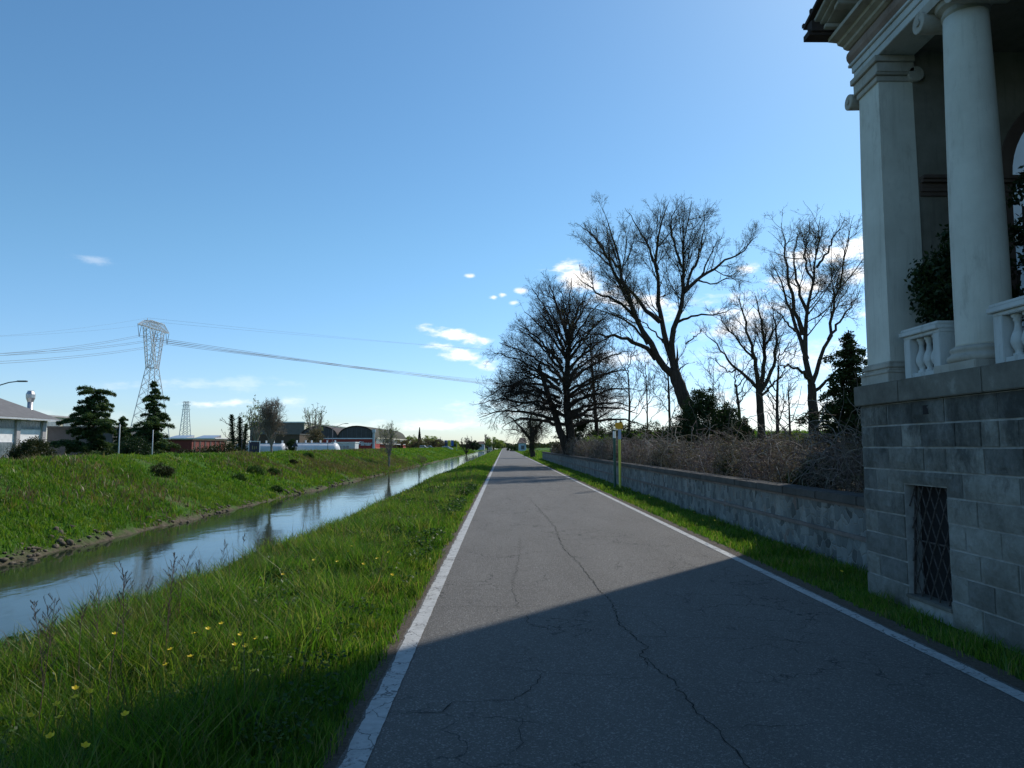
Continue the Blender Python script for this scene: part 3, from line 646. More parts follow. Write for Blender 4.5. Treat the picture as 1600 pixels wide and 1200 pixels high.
def column(y, x=4.36):
    p = empty('column', (x, y, 2.26)); p.parent = villa; p.matrix_parent_inverse = Matrix.Translation(-Vector(villa.location))
    I = Matrix.Translation(-Vector(p.location))
    def ad(o): o.parent = p; o.matrix_parent_inverse = I
    prof = [(.235, 2.50), (.225, 2.53)]+[(.225-.038*max(0, (t-.25)/.75)**1.4, 2.53+3.1*t) for t in np.linspace(0, 1, 14)]
    ad(MB().lathe((x, y, 0), prof, 48).build('shaft', M['plaster'], smooth=True))
    m = MB().box(x-.30, x+.30, y-.30, y+.30, 2.262, 2.35)
    ad(m.build('plinth', M['moulding'], bevel=.008))
    ad(MB().lathe((x, y, 0), [(.28, 2.35), (.298, 2.37), (.302, 2.39), (.296, 2.41), (.272, 2.425), (.262, 2.44), (.27, 2.452), (.276, 2.468), (.268, 2.485), (.242, 2.50)], 48).build('base', M['moulding'], smooth=True))
    m = MB().lathe((x, y, 0), [(.187, 5.63), (.20, 5.65), (.20, 5.665), (.188, 5.675), (.19, 5.70), (.235, 5.73), (.25, 5.77)], 40)
    m.box(x-.27, x+.25, y-.27, y+.27, 5.77, 5.87)
    ad(m.build('capital', M['moulding']))
    for s in (1, -1):
        m = MB().tube([(x-.30, y+.25*s, 5.73), (x+.24, y+.25*s, 5.73)], .10, 24)
        m.tube([(x-.315, y+.25*s, 5.73), (x-.30, y+.25*s, 5.73)], .035, 12)
        ad(m.build('volute', M['moulding'], bevel=.004))
    return p
column(6.33); column(3.7); column(1.2)
# entablature
YA, YB = -2.0, 7.95
en = MB()
en.box(4.10, 4.50, YA, YB-.02, 5.872, 5.955).box(4.085, 4.50, YA, YB-.005, 5.955, 6.04).box(4.06, 4.50, YA, YB+.03, 6.04, 6.075)
adopt(villa, en.build('architrave', M['white_stone'], bevel=.005))
adopt(villa, MB().box(4.5, 9.2, YB-.45, YB-.02, 5.872, 6.3).build('architrave', M['rust_stone'], bevel=.005))
fr = MB()
k = 8
pf = [(4.105, 6.075), (4.08, 6.10), (4.055, 6.14), (4.05, 6.18), (4.06, 6.22), (4.09, 6.26), (4.10, 6.28), (4.5, 6.28), (4.5, 6.075)]
fr.prism([(a, b) for a, b in pf], 1, YA, YB+.01) if False else None
def prismY(poly, y0, y1, m):
    k = len(poly); vs = [(a, y0, b) for a, b in poly]+[(a, y1, b) for a, b in poly]
    m.add(vs, [(i, (i+1) % k, k+(i+1) % k, k+i) for i in range(k)]+[tuple(range(k-1, -1, -1)), tuple(range(k, 2*k))])
prismY(pf, YA, YB+.04, fr)
adopt(villa, fr.build('frieze', M['rust_stone'], smooth=False))
cn = MB()
prismY([(4.08, 6.282), (4.04, 6.30), (4.03, 6.325), (3.97, 6.345), (3.96, 6.375), (3.86, 6.385), (3.86, 6.43), (4.5, 6.43), (4.5, 6.282)], YA, YB+.07, cn)
adopt(villa, cn.build('cornice', M['moulding']))
# pediment : tympanum, raking cornice with modillions, roof
YM = 3.0; KS = .25; YE = 8.07
ty = MB(); 
ty.add([(4.02, YE-.15, 6.43), (4.02, YM, 6.43+KS*(YE-.15-YM)), (4.02, 2*YM-YE+.15, 6.43), (4.3, YE-.15, 6.43), (4.3, YM, 6.43+KS*(YE-.15-YM)), (4.3, 2*YM-YE+.15, 6.43)], [(0, 1, 2), (3, 5, 4), (0, 3, 4, 1), (1, 4, 5, 2), (0, 2, 5, 3)])
adopt(villa, ty.build('tympanum', M['moulding']))
rk = MB(); md = MB(); rf = MB()
L = YE-YM; sl_ = math.hypot(L, L*KS)
for sgn in (1, -1):
    def P(x, t, up): # t from eave 0 to ridge 1
        return (x, YM+sgn*(L*(1-t)), 6.43+KS*L*t+up)
    for (xa, xb, u0, u1) in ((3.78, 4.3, .055, .075), (3.72, 4.3, .075, .105), (3.655, 4.3, .105, .155)):
        rk.add([P(xa, 0, u0), P(xb, 0, u0), P(xb, 0, u1), P(xa, 0, u1), P(xa, 1, u0), P(xb, 1, u0), P(xb, 1, u1), P(xa, 1, u1)],
               [(0, 1, 2, 3), (7, 6, 5, 4), (0, 4, 5, 1), (1, 5, 6, 2), (2, 6, 7, 3), (3, 7, 4, 0)])
    q = 16
    for i in range(q):
        t = (i+.5)/q; dt = .05/L
        md = MB(); md.add([P(3.76, t-dt, .01), P(4.02, t-dt, .01), P(4.02, t-dt, .055), P(3.76, t-dt, .055), P(3.76, t+dt, .01), P(4.02, t+dt, .01), P(4.02, t+dt, .055), P(3.76, t+dt, .055)],
               [(0, 1, 2, 3), (7, 6, 5, 4), (0, 4, 5, 1), (1, 5, 6, 2), (2, 6, 7, 3), (3, 7, 4, 0)])
        if sgn == 1 or i > 10: adopt(villa, md.build('modillion', M['moulding'], bevel=.005))
    def Q(x, t, up):
        return (x, YM+sgn*((L+.03)*(1-t)), 6.43+KS*L*t+up)
    rf.add([Q(3.60, 0, .158), Q(9.2, 0, .158), Q(9.2, 0, .20), Q(3.60, 0, .20), Q(3.60, 1, .158), Q(9.2, 1, .158), Q(9.2, 1, .20), Q(3.60, 1, .20)],
           [(0, 1, 2, 3), (7, 6, 5, 4), (0, 4, 5, 1), (1, 5, 6, 2), (2, 6, 7, 3), (3, 7, 4, 0)])
    for i in range(24):
        t0 = i/24; a, b, c_ = Q(3.585, t0, .25); rf.box(3.594, 3.70, b-.02, b+.02, c_-.06, c_-.02)
gu = MB(); prismY([(3.60, 6.435), (9.2, 6.435), (9.2, 6.47), (3.60, 6.50)], YE-.13, YE+.03, gu); gu.box(3.62, 9.2, YE-.16, YE-.04, 6.47, 6.60)
adopt(villa, gu.build('eave_board', M['tile']))
adopt(villa, rk.build('raking_cornice', M['moulding'], bevel=.006)); adopt(villa, rf.build('roof', M['tile']))
# end wall with arch, facing the camera
EY0, EY1 = 7.45, 7.80; AX, AR, AZ = 6.42, .90, 4.52
ew = MB(); poly_l = [(4.5, 2.275), (AX-AR, 2.275), (AX-AR, AZ)]+[(AX-AR*math.cos(a), AZ+AR*math.sin(a)) for a in np.linspace(.12, math.pi/2, 10)]+[(AX, 5.95), (4.5, 5.95)]
poly_r = [(2*AX-a, b) for a, b in reversed(poly_l)]; poly_r = [(min(a, 7.9), b) for a, b in poly_r]
for po in (poly_l, poly_r):
    k = len(po); vs = [(a, EY0, b) for a, b in po]+[(a, EY1, b) for a, b in po]
    ew.add(vs, [(i, (i+1) % k, k+(i+1) % k, k+i) for i in range(k)]+[tuple(range(k-1, -1, -1)), tuple(range(k, 2*k))])
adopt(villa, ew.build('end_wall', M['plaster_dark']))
am = MB(); am2 = MB()
for (e, z0, z1) in ((.02, 4.30, 4.345), (.035, 4.345, 4.39), (.03, 4.39, 4.44), (.07, 4.44, 4.475), (.09, 4.475, 4.515)):
    am.box(4.52, AX-AR+e, EY0-e, EY1-.02, z0, z1); am2.box(AX+AR-e, 7.6, EY0-e, EY1-.02, z0, z1)
adopt(villa, am.build('impost_moulding', M['arch_stone'], bevel=.004)); adopt(villa, am2.build('impost_moulding', M['arch_stone'], bevel=.004))
ar = MB(); A = np.linspace(0, math.pi, 25)
for i in range(24):
    a, b = A[i], A[i+1]
    for (r0, r1, yy) in ((AR-.006, AR+.13, EY0-.03),):
        pts = [(AX-r*math.cos(t), AZ+r*math.sin(t)) for r, t in ((r0, a), (r1, a), (r1, b), (r0, b))]
        ar.add([(x, yy, z) for x, z in pts]+[(x, EY1, z) for x, z in pts], [(0, 1, 2, 3), (7, 6, 5, 4), (0, 4, 5, 1), (1, 5, 6, 2), (2, 6, 7, 3), (3, 7, 4, 0)])
ar.box(AX-AR-.10, AX-AR+.004, EY0-.012, EY1, 2.28, 4.3); ar.box(AX+AR-.004, AX+AR+.10, EY0-.012, EY1, 2.28, 4.3)
adopt(villa, ar.build('arch_surround', M['arch_stone']))
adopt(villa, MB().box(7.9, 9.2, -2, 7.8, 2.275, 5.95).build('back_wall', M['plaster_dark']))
# balustrades
def balus(y0, y1, posts=True):
    b = empty('balustrade', (4.2, (y0+y1)/2, 2.26)); b.parent = villa; b.matrix_parent_inverse = Matrix.Translation(-Vector(villa.location))
    I = Matrix.Translation(-Vector(b.location))
    def ad(o): o.parent = b; o.matrix_parent_inverse = I
    m = MB().box(4.13, 4.30, y0, y1, 2.68, 2.715).box(4.10, 4.33, y0, y1+.04, 2.715, 2.76).box(4.115, 4.315, y0, y1+.025, 2.76, 2.79)
    ad(m.build('rail', M['white_stone'], bevel=.006))
    ad(MB().box(4.14, 4.29, y0, y1-.11, 2.275, 2.33).build('foot', M['white_stone'], bevel=.005))
    for yy in (y1-.11, y0):
        ad(MB().box(4.13, 4.30, yy, yy+.11, 2.265, 2.68).build('post', M['white_stone'], bevel=.006))
    a = y0+.11; c = y1-.11; k = max(1, round((c-a)/.125)); 
    for i in range(k):
        yy = a+(c-a)*(i+.5)/k
        m = MB().lathe((4.215, yy, 0), [(.045, 2.33), (.045, 2.352), (.028, 2.365), (.034, 2.385), (.056, 2.43), (.06, 2.46), (.052, 2.50), (.03, 2.555), (.023, 2.60), (.028, 2.625), (.036, 2.632), (.03, 2.645), (.045, 2.66), (.045, 2.68)], 20)
        ad(m.build('baluster', M['white_stone'], smooth=True))
balus(6.62, 7.22); balus(3.98, 5.88); balus(1.5, 3.4)
# main block of the villa behind
vb = MB()
vb.prism([(9.2, -14), (21, -14), (21, 16.9), (9.2, 16.9)], 2, -.3, 18.2)
adopt(villa, vb.build('main_block', M['plaster_lilac']))
m = MB(); m.box(8.95, 21.25, -14.25, 17.0, 18.2, 18.45).box(9.1, 21.1, -14.1, 16.98, 17.9, 18.2); adopt(villa, m.build('main_cornice', M['moulding'], bevel=.02))
m = MB(); m.add([(8.8, -14.4, 18.45), (21.4, -14.4, 18.45), (21.4, 17.1, 18.45), (8.8, 17.1, 18.45), (15, -8, 20.6), (15, 10.5, 20.6)], [(0, 1, 4), (1, 2, 5, 4), (2, 3, 5), (3, 0, 4, 5), (0, 3, 2, 1)])
adopt(villa, m.build('main_roof', M['tile']))
for zz in (3.0, 8.5, 13.8):
    for yy in (9.4, 12.2, 15.0):
        fw = MB().box(9.12, 9.2, yy-.62, yy+.62, zz-.1, zz).box(9.13, 9.2, yy-.62, yy-.5, zz, zz+2.2).box(9.13, 9.2, yy+.5, yy+.62, zz, zz+2.2).box(9.11, 9.2, yy-.7, yy+.7, zz+2.2, zz+2.35)
        f = fw.build('window', M['moulding']); adopt(villa, f)
        g = MB().box(9.17, 9.199, yy-.5, yy+.5, zz, zz+2.2).build('pane', M['glass']); g.parent = f
    
# ------------------------------------------------------------------ roadside wall
rw = empty('stone_wall', (4.7, 46, 0), 'long low rubble stone wall with dark coping along the right side of the road', 'wall')
adopt(rw, MB().box(4.56, 4.86, 7.9, 84, -.3, .40).build('masonry', M['rubble']))
adopt(rw, MB().box(4.57, 4.86, 7.9, 84, .455, .80).build('masonry', M['rubble']))
adopt(rw, MB().box(4.535, 4.86, 7.9, 84.02, .40, .455).build('brick_band', M['band'], bevel=.006))
adopt(rw, MB().box(4.55, 4.86, 7.9, 84.01, .80, .84).build('brick_band', M['band'], bevel=.004))
cp = MB(); y = 7.9
while y < 84: cp.box(4.50-random.random()*.008, 4.92, y+.002, y+1.19, .84, .95+random.random()*.008); y += 1.2
adopt(rw, cp.build('coping', M['cap'], bevel=.012))
adopt(rw, MB().box(4.86, 4.9, 7.95, 84, -.2, .84).build('inner_face', M['rubble']))

# ------------------------------------------------------------------ plants: branch and leaf generators
def norm(v): return v/np.maximum(np.linalg.norm(v, axis=-1, keepdims=True), 1e-9)
def grow(P0, D0, L, R0, n, wobble, trop, tip=.3):
    """vectorised polylines: P (m,n,3), R (m,n)"""
    m = len(P0); P = np.empty((m, n, 3)); P[:, 0] = P0; D = norm(D0.copy())
    for i in range(1, n):
        D = norm(D+rng.normal(0, wobble, (m, 3))+np.array([0, 0, trop]))
        P[:, i] = P[:, i-1]+D*(L/(n-1))[:, None]
    R_ = R0[:, None]*np.linspace(1, tip, n)[None]
    return P, R_
def spawn(P, Rr, dens, t0, t1, ang, lf, lmin, lmax, rf, n, wobble, trop, keep=None, tip=.25, angj=.28):
    m, k, _ = P.shape
    seg = np.linalg.norm(P[:, 1:]-P[:, :-1], axis=-1); Ln = seg.sum(1)
    cnt = np.maximum(1, np.round(Ln*dens*(t1-t0)+rng.uniform(-.5, .5, m))).astype(int)
    idx = np.repeat(np.arange(m), cnt); t = rng.uniform(t0, t1, len(idx))
    f = t*(k-1); i = np.minimum(f.astype(int), k-2); u = (f-i)[:, None]
    Q = P[idx, i]*(1-u)+P[idx, i+1]*u; T = norm(P[idx, i+1]-P[idx, i]); rr = Rr[idx, i]*(1-u[:, 0])+Rr[idx, i+1]*u[:, 0]
    rnd = rng.normal(0, 1, (len(idx), 3)); perp = norm(rnd-(rnd*T).sum(-1, keepdims=True)*T)
    a = (ang+rng.normal(0, angj, len(idx)))[:, None]
    D = T*np.cos(a)+perp*np.sin(a)
    L = np.clip(Ln[idx]*lf*(1.15-.75*t)*rng.uniform(.6, 1.3, len(idx)), lmin, lmax)
    R0 = np.minimum(rr*.85, rf*L)
    P2, R2 = grow(Q, D, L, R0, n, wobble, trop, tip)
    if keep is not None:
        kk = keep(P2[:, -1]); P2, R2 = P2[kk], R2[kk]
    return P2, R2
def tubes(P, Rr, S):
    m, n, _ = P.shape
    T = np.empty_like(P); T[:, 1:-1] = P[:, 2:]-P[:, :-2]; T[:, 0] = P[:, 1]-P[:, 0]; T[:, -1] = P[:, -1]-P[:, -2]; T = norm(T)
    ref = np.where(np.abs(T[:, :1, 2:3]) < .9, np.array([[[0, 0, 1.]]]), np.array([[[1., 0, 0]]]))
    U = norm(np.cross(T, np.broadcast_to(ref, T.shape))); V = np.cross(T, U)
    a = np.arange(S)*2*np.pi/S
    ring = P[:, :, None]+(U[:, :, None]*np.cos(a)[None, None, :, None]+V[:, :, None]*np.sin(a)[None, None, :, None])*Rr[:, :, None, None]
    vs = ring.reshape(-1, 3)
    i, j, k = np.meshgrid(np.arange(m), np.arange(n-1), np.arange(S), indexing='ij')
    b = (i*n+j)*S; k2 = (k+1) % S
    F = np.stack([b+k, b+k2, b+S+k2, b+S+k], -1).reshape(-1, 4)
    return vs, F
def join(lst):
    V = []; F = []; off = 0
    for v, f in lst: V.append(v); F.append(f+off); off += len(v)
    return np.concatenate(V), [np.concatenate(F)]
def resample(pts, rs, n, jit=0):
    pts = np.array([list(p) for p in pts], float); d = np.r_[0, np.cumsum(np.linalg.norm(np.diff(pts, axis=0), axis=1))]
    # catmull-rom like smoothing through dense interpolation
    t = np.linspace(0, d[-1], n); q = np.stack([np.interp(t, d, pts[:, i]) for i in range(3)], -1)
    for _ in range(2): q[1:-1] = (q[:-2]+2*q[1:-1]+q[2:])/4
    q[1:-1] += rng.normal(0, jit, (n-2, 3))
    return q, np.interp(t, d, np.interp(np.linspace(0, 1, len(pts)), np.linspace(0, 1, len(rs)), rs)) if True else None
def leafquads(Pt, size, flat=0.0, asp=.5, stretch=None):
    n = len(Pt); a = norm(rng.normal(0, 1, (n, 3))*np.array([1, 1, 1-flat])); b = rng.normal(0, 1, (n, 3))*np.array([1, 1, 1-flat])
    b = norm(b-(b*a).sum(-1, keepdims=True)*a); s = (size*rng.uniform(.5, 1.3, n))[:, None]
    V = np.stack([Pt-a*s*.5, Pt+b*s*asp*.5, Pt+a*s*.5, Pt-b*s*asp*.5], 1).reshape(-1, 3)
    return V, np.arange(n)[:, None]*4+np.array([[0, 1, 2, 3]])
def along(P, per, jit):
    m, n, _ = P.shape; k = m*per; i = rng.integers(0, m, k); f = rng.uniform(.3, 1, k)*(n-1); j = np.minimum(f.astype(int), n-2); u = (f-j)[:, None]
    return P[i, j]*(1-u)+P[i, j+1]*u+rng.normal(0, jit, (k, 3))
def bare_tree(name, base, trunk, limbs, label, cat='tree', group=None, bark='bark', dens=(1.1, 1.6, 2.2, 3.2), lens=(.42, .45, .5, .5), ang=.75, wobble=.12, trop=.05,
              lmax=(4, 2.2, 1.1, .6), keep=None, leaf=None, leafn=0, leafs=.1, minr=.008, levels=4, depth=1.0, parts=True, t0=.25, rfs=.0125):
    """trunk/limbs: list of (points, r0, r1). Each limb gets recursive side shoots."""
    root = empty(name, base, label, cat, group)
    big = []
    for pts, r0, r1 in trunk:
        q, r = resample(pts, (r0, r1), 14, 0.015*r0/.2); r[0] *= 1.25; big.append(tubes(q[None], r[None], 10))
    V, F = join(big); tr = mesh_np('trunk', V, F, M[bark], smooth=True); adopt(root, tr)
    P, Rr = [], []
    for pts, r0, r1 in limbs:
        q, r = resample(pts, (r0, r1), 14, .05); P.append(q); Rr.append(r)
    P = np.array(P); Rr = np.array(Rr)
    out = [tubes(P, Rr, 7)]; tw = []
    cur = (P, Rr); last = cur; allp = [P]
    for lv in range(levels):
        n = (8, 6, 5, 3)[lv]
        cur = spawn(cur[0], cur[1], dens[lv], t0 if lv == 0 else .12, 1.0, ang, lens[lv], .25, lmax[lv], rfs if lv else rfs*1.1, n, wobble*(1+.25*lv), trop, keep)
        if len(cur[0]) == 0: break
        Rc = np.maximum(cur[1], minr*(1.6, 1.3, 1.0, .8)[lv]); cur = (cur[0], Rc)
        (out if lv == 0 else tw).append(tubes(cur[0], Rc, 5 if lv == 0 else 3)); last = cur
    V, F = join(out+tw); adopt(root, mesh_np('branches', V, F, M[bark]))
    if leaf and leafn:
        V, F = leafquads(along(last[0], leafn, .05), leafs); adopt(root, mesh_np('leaves', V, [F], M[leaf]))
    return root
def fan(base, h0, n, L, spread, r0, up=.25, lean=(0, 0)):
    """automatic limbs for an ordinary tree"""
    b = Vector(base); top = b+Vector((lean[0], lean[1], h0)); limbs = []
    for i in range(n):
        a = 2*math.pi*(i+random.uniform(-.3, .3))/n; s = spread*random.uniform(.5, 1.15)
        st = b.lerp(top, random.uniform(.7, 1)); d = Vector((math.cos(a)*s, math.sin(a)*s, 1)).normalized(); l = L*random.uniform(.75, 1.1)
        m1 = st+d*l*.4+Vector((0, 0, -.02*l)); m2 = st+(d+Vector((0, 0, up))).normalized()*l*.75+Vector((random.uniform(-.1, .1)*l, random.uniform(-.1, .1)*l, 0))
        m3 = m2+Vector((d.x*.5, d.y*.5, 1)).normalized()*l*.35
        limbs.append(([st, m1, m2, m3], r0*.5, r0*.10))
    limbs.append(([b.lerp(top, .9), top+Vector((random.uniform(-.2, .2), random.uniform(-.2, .2), L*.5)), top+Vector((random.uniform(-.5, .5), random.uniform(-.5, .5), L*1.02))], r0*.6, r0*.1))
    return [([b, b.lerp(top, .5)+Vector((random.uniform(-.05, .05)*h0, 0, 0)), top], r0, r0*.75)], limbs
def px_limb(pts, Y, dy, r0, r1):
    n = len(pts); return ([at(740+x/2.5806, 290+y/2.5806, Y+dy*i/(n-1)) for i, (x, y) in enumerate(pts)], r0, r1)
# ------------------------------------------------------------------ garden trees behind the wall
def ell(c, r):
    c = np.array(c); r = np.array(r)
    return lambda p: (((p-c)/r)**2).sum(-1) < 1+rng.normal(0, .12, len(p))
def ztop(zm): return lambda p: p[:, 2] < zm+1.0-.6*np.abs(rng.normal(0, 1, len(p)))
# dense rounded linden beside the road
lx, ly = 5.35, 56.0; lb = Vector((lx, ly, .5))
tk = [([lb, lb+Vector((-.1, 0, 2.4)), lb+Vector((-.45, .1, 4.6)), lb+Vector((-.3, .2, 7)), lb+Vector((-.1, .2, 9.5))], .42, .16),
      ([lb+Vector((-.2, -.1, 0)), lb+Vector((-.9, -.3, 2.3)), lb+Vector((-1.9, -.5, 5.2)), lb+Vector((-2.6, -.5, 7.5))], .36, .13)]
lm = []
for i in range(58):
    a = 2*math.pi*i*.381966; hfr = (i+.5)/58
    z0 = 2.6+7.6*hfr; el_ = .05+1.1*hfr**1.3; l = 6.6*(1-.35*hfr)*random.uniform(.85, 1.1)
    if math.cos(a) > .2: l *= .95
    st = lb+Vector((-.3-1.2*max(0, -math.cos(a))*(1-hfr), 0, z0)); d = Vector((math.cos(a)*math.cos(el_), math.sin(a)*math.cos(el_), math.sin(el_)))
    lm.append(([st, st+d*l*.35+Vector((0, 0, .35)), st+d*l*.72+Vector((0, 0, .35)), st+d*l+Vector((0, 0, -.5*(1-hfr)+.4*hfr))], .15*(1-.4*hfr), .02))
for i in range(6):
    st = lb+Vector((-.6-.1*i, 0, 2.8+.7*i)); l = 5.4+.15*i; a = math.pi+(-1.1, .9, -.4, .5, 0, -.8)[i]; d = Vector((math.cos(a), math.sin(a), 0))
    lm.append(([st, st+d*l*.3+Vector((0, 0, .5)), st+d*l*.7+Vector((0, 0, .3)), st+d*l+Vector((0, 0, -.9))], .12, .02))
bare_tree('linden_tree', lb, tk, lm, 'dense dark leafless tree with rounded crown leaning over the road', bark='bark',
          dens=(3.0, 4.2, 5.4, 5.6), lens=(.45, .6, .62, .6), ang=.68, wobble=.16, trop=.03, lmax=(3.0, 1.8, 1.0, .5), keep=ell((lx-1.5, ly, 6.9), (6.5, 6.2, 9.1)), minr=.0055, leaf='leaf_brown', leafn=0)
# tall leaning poplar with first leaves
YP = 44
L = lambda pts, r0, r1, dy=0: px_limb(pts, YP, dy, r0, r1)
tk = [L([(900, 1010), (855, 870), (820, 780), (805, 745)], .46, .34, 0)]
lm = [L([(812, 770), (740, 700), (690, 610), (665, 540), (610, 450), (600, 350), (560, 200), (520, 90)], .24, .011, -2),
      L([(735, 700), (690, 655), (620, 615), (540, 603), (470, 605), (400, 570)], .17, .012, -1.5),
      L([(812, 760), (775, 640), (757, 560), (742, 450), (745, 340), (735, 220), (770, 110), (790, 60)], .22, .011, 2),
      L([(752, 550), (690, 500), (640, 440), (570, 350), (510, 290), (430, 200)], .16, .011, 3),
      L([(808, 750), (790, 620), (822, 520), (852, 430), (840, 330), (852, 200), (880, 60)], .22, .011, .5),
      L([(850, 430), (920, 360), (1010, 312), (1090, 262), (1145, 205)], .13, .01, 3),
      L([(815, 560), (870, 525), (980, 522), (1060, 495)], .10, .01, -2),
      L([(668, 545), (600, 480), (520, 440), (450, 400), (400, 350)], .11, .01, -3),
      L([(608, 440), (560, 330), (500, 220), (440, 150)], .10, .01, -2),
      L([(700, 640), (640, 560), (560, 520), (480, 500), (390, 480)], .09, .01, 2),
      L([(745, 340), (690, 230), (650, 150), (610, 90)], .09, .01, 2), L([(842, 330), (800, 220), (790, 130), (840, 60)], .09, .01, -2),
      L([(852, 420), (900, 300), (930, 200), (925, 100)], .10, .01, 2), L([(775, 640), (700, 560), (620, 520)], .07, .01, 3),
      L([(600, 350), (520, 260), (470, 180), (410, 150)], .08, .01, 0), L([(920, 360), (960, 260), (1010, 200)], .06, .01, 0), L([(900, 380), (960, 400), (1040, 370), (1090, 390)], .06, .008, -2),
      L([(855, 640), (900, 600), (940, 570)], .05, .008, 1)]
base = at(740+900/2.5806, 290+1010/2.5806, YP); base.z = .55
pop = bare_tree('poplar_tree', base, tk, lm, 'tallest tree, leaning trunk forked into spreading limbs with sparse young leaves',
          dens=(2.4, 4.2, 5.5, 6.0), lens=(.36, .55, .6, .6), ang=.62, wobble=.12, trop=.09, lmax=(3.2, 1.7, .9, .5), minr=.005, leaf='leaf_olive', leafn=2, leafs=.06, levels=4, keep=ztop(at(1080, 312, 44).z))
sn = []
for pts, r0, r1 in (L([(820, 745), (822, 690), (820, 640)], .13, .01), L([(822, 745), (845, 728), (868, 714)], .06, .012)):
    q, r = resample(pts, (r0, r1), 8, .02); sn.append(tubes(q[None], r[None], 8))
V, F = join(sn[:1]); adopt(pop, mesh_np('broken_stub', V, F, M['bark'])); V, F = join(sn[1:]); adopt(pop, mesh_np('broken_stub', V, F, M['bark']))
# big bare tree by the villa
YP = 37
tk = [L([(1378, 1060), (1372, 960), (1366, 860), (1362, 800)], .29, .2)]
lm = [L([(1362, 800), (1340, 700), (1325, 600), (1345, 520), (1372, 400), (1385, 250), (1400, 120)], .17, .01),
      L([(1360, 790), (1320, 745), (1270, 730), (1230, 725)], .11, .01, -2), L([(1364, 800), (1390, 740), (1430, 620), (1450, 500), (1480, 380), (1500, 260), (1520, 160)], .13, .01, 2),
      L([(1345, 700), (1300, 590), (1270, 480), (1235, 380), (1200, 300)], .13, .008, 2), L([(1328, 600), (1290, 480), (1265, 350), (1250, 230), (1240, 150)], .12, .008, -2),
      L([(1372, 830), (1420, 790), (1460, 760), (1500, 700), (1550, 620)], .10, .008, -1), L([(1350, 520), (1300, 400), (1290, 280), (1320, 160)], .10, .008, 1),
      L([(1385, 330), (1440, 250), (1470, 180), (1500, 130)], .07, .008, 1), L([(1430, 620), (1480, 540), (1530, 480), (1570, 400)], .08, .008, 2), L([(1372, 400), (1330, 300), (1350, 180), (1360, 120)], .07, .008, 3),
      L([(1376, 930), (1440, 900), (1500, 905)], .05, .008, 0), L([(1300, 590), (1230, 520), (1190, 470)], .06, .008, 0), L([(1368, 880), (1330, 950), (1290, 935), (1250, 930)], .04, .01, -1)]
base = at(740+1378/2.5806, 290+1060/2.5806, YP); base.z = .5
bare_tree('bare_tree', base, tk, lm, 'large bare tree with stout trunk nearest the white pilaster', dens=(2.4, 4.2, 5.6, 6.0), lens=(.38, .55, .6, .6), ang=.7, wobble=.13, trop=.06, lmax=(3.0, 1.7, .9, .45), minr=.0045, keep=ztop(at(1280, 338, 37).z),
          leaf='leaf_olive', leafn=1, leafs=.07)
YP = 50
tk = [L([(1165, 1060), (1160, 950), (1152, 850), (1150, 820)], .28, .21)]
lm = [L([(1150, 820), (1110, 770), (1060, 740), (1010, 680), (960, 620), (930, 590)], .15, .01, 1), L([(1152, 820), (1130, 700), (1110, 600), (1080, 500), (1060, 440)], .17, .01, -2),
      L([(1155, 820), (1175, 700), (1170, 600), (1150, 500), (1130, 430)], .18, .01, 2), L([(1158, 830), (1210, 740), (1220, 620), (1215, 520), (1200, 470)], .16, .01, 0),
      L([(1158, 850), (1200, 800), (1250, 770), (1290, 720)], .10, .01, -2), L([(1060, 740), (1030, 760), (980, 700), (940, 690)], .07, .008, 0), L([(1130, 700), (1060, 620), (1010, 560), (980, 500)], .09, .008, 2),
      L([(1172, 640), (1230, 560), (1260, 500)], .08, .008, 2)]
base = at(740+1165/2.5806, 290+1060/2.5806, YP); base.z = .5
bare_tree('bare_tree', base, tk, lm, 'smaller bare tree with rounded fan crown between the tall leaning tree and the stout one', dens=(2.5, 4.2, 5.2, 5.5), lens=(.40, .58, .6, .6), ang=.62, wobble=.13, trop=.08,
          lmax=(3.0, 1.8, 1.0, .5), minr=.0055, leaf='leaf_olive', leafn=1, leafs=.06, keep=ztop(at(1180, 445, 50).z))
